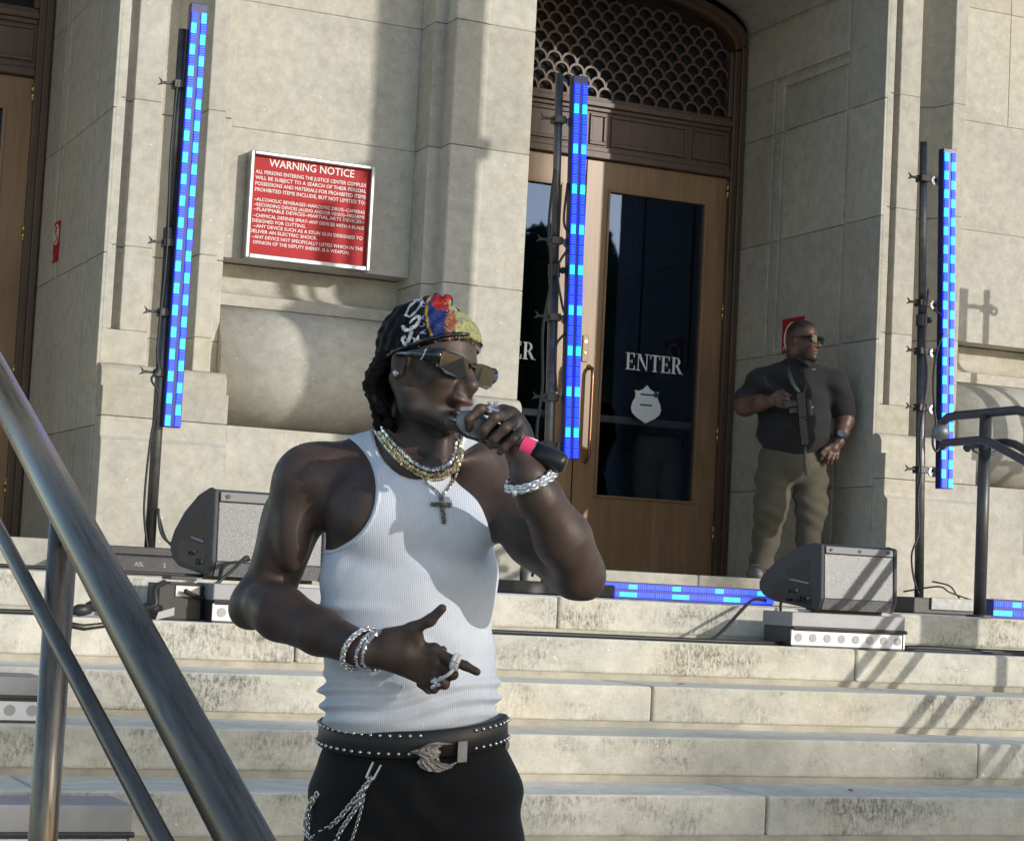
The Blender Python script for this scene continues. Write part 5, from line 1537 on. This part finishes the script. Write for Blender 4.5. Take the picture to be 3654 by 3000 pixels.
for (a, b) in (((911, 1026), (917, 1078)), ((893, 1041), (932, 1043))):
    m2 = [front(a[0] + (b[0] - a[0]) * i / 12, a[1] + (b[1] - a[1]) * i / 12, .006) for i in range(13)]
    gems(m, [p for p in m2 if p is not None], .0056, .0058)
m.build('cross_pendant', 'pewter', singer, org=(0, 0, 0))

# bracelets and rings
def ring_path(c, ax, r, n=40, tilt=0.0):
    ax = Vector(ax).normalized(); a = ax.cross(Vector((0, 0, 1))).normalized(); b = a.cross(ax)
    return [Vector(c) + a * (r * math.cos(2 * math.pi * i / n)) + b * (r * math.sin(2 * math.pi * i / n)) + ax * (tilt * math.sin(2 * math.pi * i / n)) for i in range(n + 1)]
fa = Vector(K(748, 1340, -.205)) - Vector(K(660, 1305, -.13))
m = MB(); links(m, ring_path(K(745, 1340, -.200), fa, .0425, tilt=.010), .0078, .0125, .0105, .0026); m.build('bracelet', 'gem', singer, org=(0, 0, 0), smooth=True)
m = MB(); gems(m, ring_path(K(768, 1343, -.210), fa, .0385, tilt=.004), .0066, .0055); m.build('bracelet', 'gem', singer, org=(0, 0, 0))
m = MB(); gems(m, ring_path(K(779, 1344, -.212), fa, .0375, tilt=.003), .0066, .0058); m.build('bracelet', 'gem', singer, org=(0, 0, 0))
fb = Vector(K(1094, 985, -.262)) - Vector(K(1115, 1030, -.245))
m = MB(); links(m, ring_path(K(1097, 992, -.258), fb, .0440, tilt=-.006), .0085, .0150, .0130, .0034); links(m, ring_path(K(1094, 985, -.26), fb, .0435, tilt=-.004), .0085, .0130, .0110, .0030); m.build('bracelet', 'gem', singer, org=(0, 0, 0), smooth=True)
MB().ball(K(1063, 1018, -.295), .006, 8, 6, (.8, .3, 1.3)).build('bracelet_charm', 'silver', singer, org=(0, 0, 0))
fi = Vector(K(960, 1374, -.240)) - Vector(K(930, 1362, -.236))
P = ring_path(K(943, 1367, -.238), fi, .0118, 24)
MB().tube([p + fi.normalized() * -.005 for p in P], .0052, 10, False).tube([p + fi.normalized() * .002 for p in P], .0052, 10, False).build('finger_band', 'rubber', singer, org=(0, 0, 0), smooth=True)
MB().tube(catmull([K(938, 1380, -.245), K(926, 1392, -.247), K(912, 1400, -.24), K(904, 1404, -.232)], 6), .0034, 8).build('elastic_loop', 'rubber', singer, org=(0, 0, 0), smooth=True)
def gemring(c, r, n, name):
    m = MB(); q = random.Random(int(c[0] * 1e4))
    for i in range(n): m.ball((c[0] + q.uniform(-1, 1) * r, c[1] + q.uniform(-.6, .3) * r, c[2] + q.uniform(-1, 1) * r), r * .38, 6, 4)
    m.build(name, 'gem', singer, org=(0, 0, 0))
gemring(K(1016, 842, -.262), .0098, 22, 'diamond_ring')
gemring(K(903, 1408, -.225), .0105, 18, 'diamond_ring')

# microphone, held
mic = thing('microphone', SING, 'black handheld microphone with pink and white tape at the singer\'s mouth', 'microphone')
mic.rotation_euler = (0, 0, -YAW)
a, b = Vector(K(970, 872, -.234)), Vector(K(1168, 960, -.275)); d = (b - a).normalized()
MB().tube([a + d * .028, a + d * .045, a + d * .09, b - d * .062], [.0195, .0200, .0185, .0200], 20).build('handle', 'micbody', mic, org=(0, 0, 0), smooth=True)
MB().tube([b - d * .0615, b - d * .03, b - d * .008, b], [.0205, .0205, .0195, .0150], 20).build('tail_cap', 'micbody', mic, org=(0, 0, 0), smooth=True)
MB().tube([b - d * .086, b - d * .066], .0213, 20).build('white_tape', 'rubber', mic, org=(0, 0, 0), smooth=True)
tp = MB(); ax = d; e1 = ax.cross(Vector((0, 1, 0))).normalized(); e2 = ax.cross(e1)
vs = []; n = 9
for i in range(n):
    th = math.radians(-60 + 115 * i / (n - 1)) ; dirv = (-Vector((0, 1, 0)) * math.cos(th) - e1 * math.sin(th) * (1 if e1.z < 0 else -1))
    dirv = (dirv - ax * dirv.dot(ax)).normalized()
    vs += [b - d * .088 + dirv * .0222, b - d * .064 + dirv * .0222]
tp.add([tuple(v) for v in vs], [(2 * i, 2 * i + 1, 2 * i + 3, 2 * i + 2) for i in range(n - 1)])
tp.build('pink_tape', 'pink', mic, org=(0, 0, 0), smooth=True)
MB().tube([a - d * .026, a - d * .020, a - d * .006, a + d * .010, a + d * .020, a + d * .028], [.006, .015, .0222, .0236, .0226, .0200], 20).build('grille', 'micgrill', mic, org=(0, 0, 0), smooth=True)
MB().tube([a + d * .004, a + d * .011], .0242, 20).build('grille_ring', 'lens', mic, org=(0, 0, 0), smooth=True)
# ------------------------------------------------------------------ the guard in the doorway
GK0 = np.array([-1.89272, -13.77729, .018]); GKM = SKM.copy(); GKM[0] = (.137652, 1.001985, .015639); GKI = np.linalg.inv(GKM)
def Q_(u, v, d=0.0): return tuple(GK0 + (13.75 + d) * (np.array([1.0, u - 1640, v - 1180]) @ GKM))
def guv(X, Y, Z):
    q = [(X - GK0[0]) * GKI[0, i] + (Y - GK0[1]) * GKI[1, i] + (Z - GK0[2]) * GKI[2, i] for i in range(3)]
    return 1640 + q[1] / q[0], 1180 + q[2] / q[0]
def QV(pts): return [Q_(*p) for p in pts]
GUARD = (7.3328, 3.1443, 0.0)
guard = thing('person', GUARD, 'bald heavy-set guard in black polo and khaki trousers standing in the doorway', 'person')
guard.rotation_euler = (0, 0, -YAW)
gy, gp = math.radians(54), math.radians(-2)
gF = np.array([math.sin(gy) * math.cos(gp), -math.cos(gy) * math.cos(gp), math.sin(gp)])
gL = np.cross([0, 0, 1.0], gF); gL /= np.linalg.norm(gL); gU = np.cross(gF, gL); gR = np.array([gF, gL, gU])
gC = np.array(Q_(1658, 702, -.02)); gs = 1.0
def GH(a, b, c): return tuple(gC + gs * (gF * a + gL * b + gU * c))
FB = Field((-.52, -.46, .70), (.50, .34, 1.92), .0062)
b_ = FB
b_.ell(GH(-.01, 0, .035), (.106, .086, .098), gR, k=0)
b_.ell(GH(.035, 0, -.045), (.074, .076, .092), gR, k=.02)
b_.cone(GH(-.03, 0, -.05), Q_(1650, 770, .02), .078, .085, k=.03)
b_.cone(GH(-.03, -.05, -.085), GH(.06, 0, -.115), .04, .036, k=.03)
for s in (-1, 1):
    b_.ell(GH(-.01, s * .086, -.01), (.022, .012, .034), gR, k=.01)
    b_.ell(GH(.075, s * .045, -.03), (.034, .032, .03), gR, k=.02)
    b_.cone(GH(.098, s * .012, .018), GH(.080, s * .055, .018), .014, .012, k=.012)
    b_.ell(GH(.107, s * .018, -.040), (.014, .012, .011), gR, k=.008)
b_.cone(GH(.098, 0, .01), GH(.122, 0, -.035), .012, .016, k=.012)
b_.ell(GH(.104, 0, -.070), (.016, .028, .009), gR, k=.006); b_.ell(GH(.100, 0, -.088), (.016, .026, .010), gR, k=.006)
b_.ell(GH(.084, 0, -.118), (.03, .03, .024), gR, k=.02)
# arms
b_.chain(QV([(1534, 828, .0), (1538, 838, -.04), (1570, 832, -.14), (1592, 828, -.20)]), [.066, .066, .054, .040], k=.02)
hand(b_, Q_(1604, 826, -.225), [Q_(1612, 815, -.24), Q_(1613, 823, -.245), Q_(1612, 831, -.24), Q_(1610, 838, -.235)], Q_(1592, 828, -.20),
     [[Q_(1612, 815, -.24), Q_(1622, 813, -.262), Q_(1631, 817, -.27)], [Q_(1613, 823, -.245), Q_(1624, 823, -.268), Q_(1631, 828, -.27)],
      [Q_(1612, 831, -.24), Q_(1622, 832, -.262), Q_(1628, 836, -.262)], [Q_(1610, 838, -.235), Q_(1619, 840, -.252), Q_(1625, 842, -.25)]],
     [Q_(1598, 818, -.22), Q_(1608, 810, -.225), Q_(1618, 808, -.24)], r=.0125, kk=.004)
b_.chain(QV([(1742, 845, .02), (1745, 868, .0), (1738, 892, -.05), (1732, 912, -.09)]), [.066, .060, .048, .040], k=.02)
hand(b_, Q_(1722, 925, -.115), [Q_(1708, 930, -.13), Q_(1714, 936, -.13), Q_(1722, 939, -.12), Q_(1730, 938, -.11)], Q_(1732, 912, -.09),
     [[Q_(1708, 930, -.13), Q_(1700, 940, -.145), Q_(1696, 948, -.14)], [Q_(1714, 936, -.13), Q_(1710, 947, -.145), Q_(1708, 955, -.135)],
      [Q_(1722, 939, -.12), Q_(1719, 949, -.13), Q_(1716, 957, -.12)], [Q_(1730, 938, -.11), Q_(1728, 947, -.115), Q_(1725, 953, -.105)]],
     [Q_(1716, 922, -.12), Q_(1704, 928, -.14), Q_(1697, 935, -.15)], r=.0125, kk=.004)
gob, GV, GQ = FB.build('body', 'skin2', guard)
ghv = (GV - gC) @ gR.T / gs
sm2 = lambda x, a, b: np.clip((x - a) / (b - a), 0, 1)
bm = (1 - sm2(ghv[:, 2], -.085, -.055)) * sm2(ghv[:, 0], .0, .03) * sm2(ghv[:, 2], -.17, -.14) * .85
hm_ = sm2(ghv[:, 2] + .35 * np.clip(-ghv[:, 0], -.1, .1), .045, .075) * .8
bm = np.maximum(bm, hm_)
bm = np.where((ghv[:, 2] > -.097) & (ghv[:, 2] < -.062) & (ghv[:, 0] > .098), 0, bm)
beardmask(gob, GV, bm)
FP = Field((-.48, -.42, .70), (.46, .30, 1.70), .0075)
p_ = FP
p_.ell(Q_(1640, 885, -.01), (.245, .200, .25), k=0)
p_.ell(Q_(1640, 810, .01), (.235, .165, .19), k=.08)
p_.cone(Q_(1650, 766, .02), Q_(1575, 786, .02), .088, .085, k=.05)
p_.cone(Q_(1650, 766, .02), Q_(1722, 790, .03), .088, .085, k=.05)
p_.cone(Q_(1568, 792, .02), Q_(1539, 832, .0), .092, .086, k=.04)
p_.cone(Q_(1724, 794, .03), Q_(1743, 846, .02), .092, .082, k=.04)
p_.cone(Q_(1650, 770, .01), GH(-.03, 0, -.085), .088, .090, k=.02)
X, Y, Z = FP.grid()
gu, gv = guv(X, Y, Z)
p_.F = np.maximum(p_.F, (gv - (944 - .05 * (gu - 1640))) * 3.1e-3)
p_.F = np.maximum(p_.F, (741 - gv) * 3.1e-3)
p_.F = p_.F - .009 * np.sin((gv + .3 * gu) / 7.5 + 1.5 * np.sin(gu / 22)) * np.exp(-((gv - 895) / 50) ** 2) - .008 * np.sin((gv - .7 * gu) / 8.5) * np.exp(-((gv - 800) / 30) ** 2)
p_.F = p_.F.astype(np.float32)
for s_ in (-1, 1):
    MB().add([GH(.075, s_ * .004, -.150), GH(.088, s_ * .030, -.185), GH(.055, s_ * .085, -.165), GH(.0, s_ * .098, -.125), GH(.0, s_ * .088, -.112), GH(.055, s_ * .072, -.138)], [(0, 1, 2, 5), (5, 2, 3, 4)]).build('collar', 'polo', guard, org=(0, 0, 0)).modifiers.new('t', 'SOLIDIFY').thickness = .008
FP.build('polo_shirt', 'polo', guard)
FT = Field((-.40, -.34, .10), (.36, .28, 1.10), .0085)
t_ = FT
t_.ell(Q_(1636, 950, .0), (.222, .175, .17), k=0)
t_.chain(QV([(1600, 985, .0), (1592, 1050, -.03), (1583, 1105, .0), (1572, 1168, .02)]), [.128, .108, .088, .078], k=.03)
t_.chain(QV([(1672, 985, .02), (1676, 1050, .0), (1672, 1110, .03), (1664, 1172, .06)]), [.122, .104, .086, .078], k=.03)
X, Y, Z = FT.grid(); gu, gv = guv(X, Y, Z)
t_.F = np.maximum(t_.F, (gv - 1176) * 3.1e-3)
t_.F = t_.F - .010 * np.sin((gv + .5 * gu) / 6.5) * (np.exp(-((gv - 1000) / 40) ** 2) + .9 * np.exp(-((gv - 1140) / 30) ** 2)) - .004 * np.sin((gv - .6 * gu) / 5.0) * np.exp(-((gv - 1060) / 40) ** 2)
t_.F = t_.F.astype(np.float32)
FT.build('trousers', 'khaki', guard)
MT['shoe'] = plain('grey_trainer', (.16, .155, .15), .6, var=.2, vs=20)
for u, d in ((1566, .0), (1660, .05)):
    c = np.array(Q_(u, 1180, d)); c[2] = .168
    sf = Field((c[0] - .14, c[1] - .28, .160), (c[0] + .16, c[1] + .16, .32), .009)
    sf.ell((c[0] - .025, c[1] - .10, .20), (.062, .15, .062), k=0); sf.cone((c[0], c[1] + .02, .20), (c[0], c[1] + .02, .27), .062, .06, k=.04)
    X, Y, Z = sf.grid(); sf.F = np.maximum(sf.F, -(Z - .170)).astype(np.float32)
    sh = sf.build('shoe', 'shoe', guard)[0]
gg = bpy.data.objects.new('sunglasses', None); COL.objects.link(gg); gg.parent = guard
for s in (-1, 1):
    P = [(s * .008, .020), (s * .040, .025), (s * .082, .025), (s * .086, .004), (s * .074, -.021), (s * .036, -.024), (s * .012, -.012)]
    n = len(P); vs = [GH(.128 - 2.6 * b * b, b, c) for b, c in P] + [GH(.118 - 2.6 * b * b, b, c) for b, c in P]
    MB().add(vs, [tuple(range(n)), tuple(range(n, 2 * n))[::-1]] + [(i, i + n, (i + 1) % n + n, (i + 1) % n) for i in range(n)]).build('lens', 'shades', gg, org=(0, 0, 0))
    MB().tube([GH(.113, s * .078, .012), GH(.05, s * .092, .012), GH(-.02, s * .096, .006)], [.007, .006, .005], 8).build('temple', 'shades', gg, org=(0, 0, 0))
MB().tube([GH(.130, -.014, .010), GH(.130, .014, .010)], .005, 8).build('bridge', 'shades', gg, org=(0, 0, 0))
# wrist watch
wc, wd = Vector(Q_(1735, 904, -.08)), (Vector(Q_(1732, 912, -.09)) - Vector(Q_(1738, 892, -.05))).normalized()
wt = bpy.data.objects.new('wrist_watch', None); COL.objects.link(wt); wt.parent = guard
MB().tube([wc - wd * .014, wc + wd * .014], .0475, 20).build('strap', 'black', wt, org=(0, 0, 0), smooth=True)
fcn = Vector((-.05, -.95, .25)).normalized(); fcn = (fcn - wd * fcn.dot(wd)).normalized()
MT['wface'] = plain('watch_face', (.09, .10, .13), .15)
MB().tube([wc + fcn * .040, wc + fcn * .056], .030, 20).build('case', 'blackm', wt, org=(0, 0, 0))
MB().tube([wc + fcn * .0561, wc + fcn * .058], .025, 20).build('dial', 'wface', wt, org=(0, 0, 0))
m = MB()
for du in (0, 4): m.ball(Q_(1678 + du, 763, -.155), .008, 8, 6)
m.build('collar_pin', 'alu', guard, org=(0, 0, 0))

# rifle slung muzzle down across the belly
rifle = thing('rifle', GUARD, 'black carbine slung muzzle down across the guard\'s chest', 'rifle')
rifle.rotation_euler = (0, 0, -YAW)
A_, Bm = Vector(Q_(1650, 812, -.265)), Vector(Q_(1668, 981, -.31)); rd = (Bm - A_).normalized()
rx = rd.cross(Vector((0, 1, 0))).normalized()
if rx.x < 0: rx = -rx
ry = Vector((0, 1, 0)) - rd * rd.y; ry.normalize()
def rbox(t0, t1, x0, x1, y0, y1, name, mat='black', bev=.004):
    m = MB(); c = [A_ + rd * t + rx * x + ry * y for t in (t0, t1) for x in (x0, x1) for y in (y0, y1)]
    m.add([tuple(p) for p in c], [(0, 1, 3, 2), (4, 6, 7, 5), (0, 4, 5, 1), (2, 3, 7, 6), (0, 2, 6, 4), (1, 5, 7, 3)])
    return m.build(name, mat, rifle, org=(0, 0, 0), bevel=bev)
L_ = (Bm - A_).length
rbox(.0, .16, -.020, .030, -.02, .02, 'receiver')
rbox(.16, .335, -.022, .022, -.022, .022, 'handguard')
for i in range(11): rbox(.012 + i * .029, .026 + i * .029, .030 if i < 6 else .022, .037 if i < 6 else .030, -.011, .011, 'rail_tooth', 'blackm', 0)
MB().tube([A_ + rd * .33, A_ + rd * (L_ - .035)], .0125, 12).build('barrel', 'polem', rifle, org=(0, 0, 0), smooth=True)
MB().tube([A_ + rd * (L_ - .10), A_ + rd * L_], .019, 12).build('muzzle_device', 'polem', rifle, org=(0, 0, 0))
MB().tube([A_, A_ - rd * .04 - rx * .02, Vector(Q_(1636, 790, -.23)), Vector(Q_(1626, 758, -.20))], .0155, 12).build('stock_tube', 'polem', rifle, org=(0, 0, 0), smooth=True)
rbox(.045, .085, -.105, -.020, -.014, .014, 'magazine')
rbox(.09, .125, -.075, -.02, -.012, .012, 'foregrip')
MB().tube([A_ + rd * .05 + rx * .055, A_ + rd * .15 + rx * .055], .020, 14).build('optic', 'black', rifle, org=(0, 0, 0))
rbox(.09, .11, .034, .05, -.008, .008, 'optic_mount')
MB().ball(tuple(A_ + rd * .10 + rx * .074 - ry * .008), .008, 8, 6).build('optic_cap', 'alu', rifle, org=(0, 0, 0))
MB().tube(catmull([tuple(A_ + rd * .02 + rx * .02), Q_(1664, 795, -.215), Q_(1660, 770, -.155), Q_(1662, 752, -.10)], 6), .008, 8).build('sling', 'black', rifle, org=(0, 0, 0))

# someone just inside the glass: khaki trousers and a belt
IN = (7.50, 5.42, .168)
inner = thing('person', IN, 'person in khaki trousers standing inside, dim behind the glass of the right door', 'person')
fi_ = Field((-.30, -.26, .0), (.30, .26, 1.12), .013)
fi_.ell((0, 0, .98), (.19, .135, .17), k=0)
for s in (-1, 1): fi_.chain([(s * .095, 0, .92), (s * .10, -.01, .50), (s * .105, .03, .06)], [.115, .092, .075], k=.03)
X, Y, Z = fi_.grid(); fi_.F = np.maximum(np.maximum(fi_.F, Z - 1.075), -(Z - .04))
fi_.F = (fi_.F - .006 * np.sin(Z * 50 + X * 30)).astype(np.float32); fi_.build('trousers', 'khaki2', inner)
fu = Field((-.40, -.28, .95), (.40, .28, 1.72), .014)
fu.ell((0, 0, 1.22), (.20, .135, .30), k=0); fu.cone((-.16, .02, 1.40), (.16, .02, 1.40), .085, .085, k=.05)
for s in (-1, 1): fu.chain([(s * .20, .02, 1.38), (s * .26, .02, 1.12), (s * .22, -.08, 1.0)], [.075, .055, .045], k=.03)
X, Y, Z = fu.grid(); fu.F = np.maximum(fu.F, -(Z - 1.085)).astype(np.float32); fu.build('shirt', 'void', inner)
fh = Field((-.15, -.2, 1.40), (.15, .15, 1.80), .012); fh.ell((0, -.02, 1.62), (.078, .095, .115), k=0); fh.cone((0, 0, 1.42), (0, -.01, 1.55), .06, .055, k=.03); fh.build('head', 'skin2', inner)
MB().tube([(.188 * math.cos(a), .136 * math.sin(a), 1.075) for a in [i * math.pi / 16 for i in range(33)]], .018, 6).build('belt', 'leather', inner, org=(0, 0, 0))
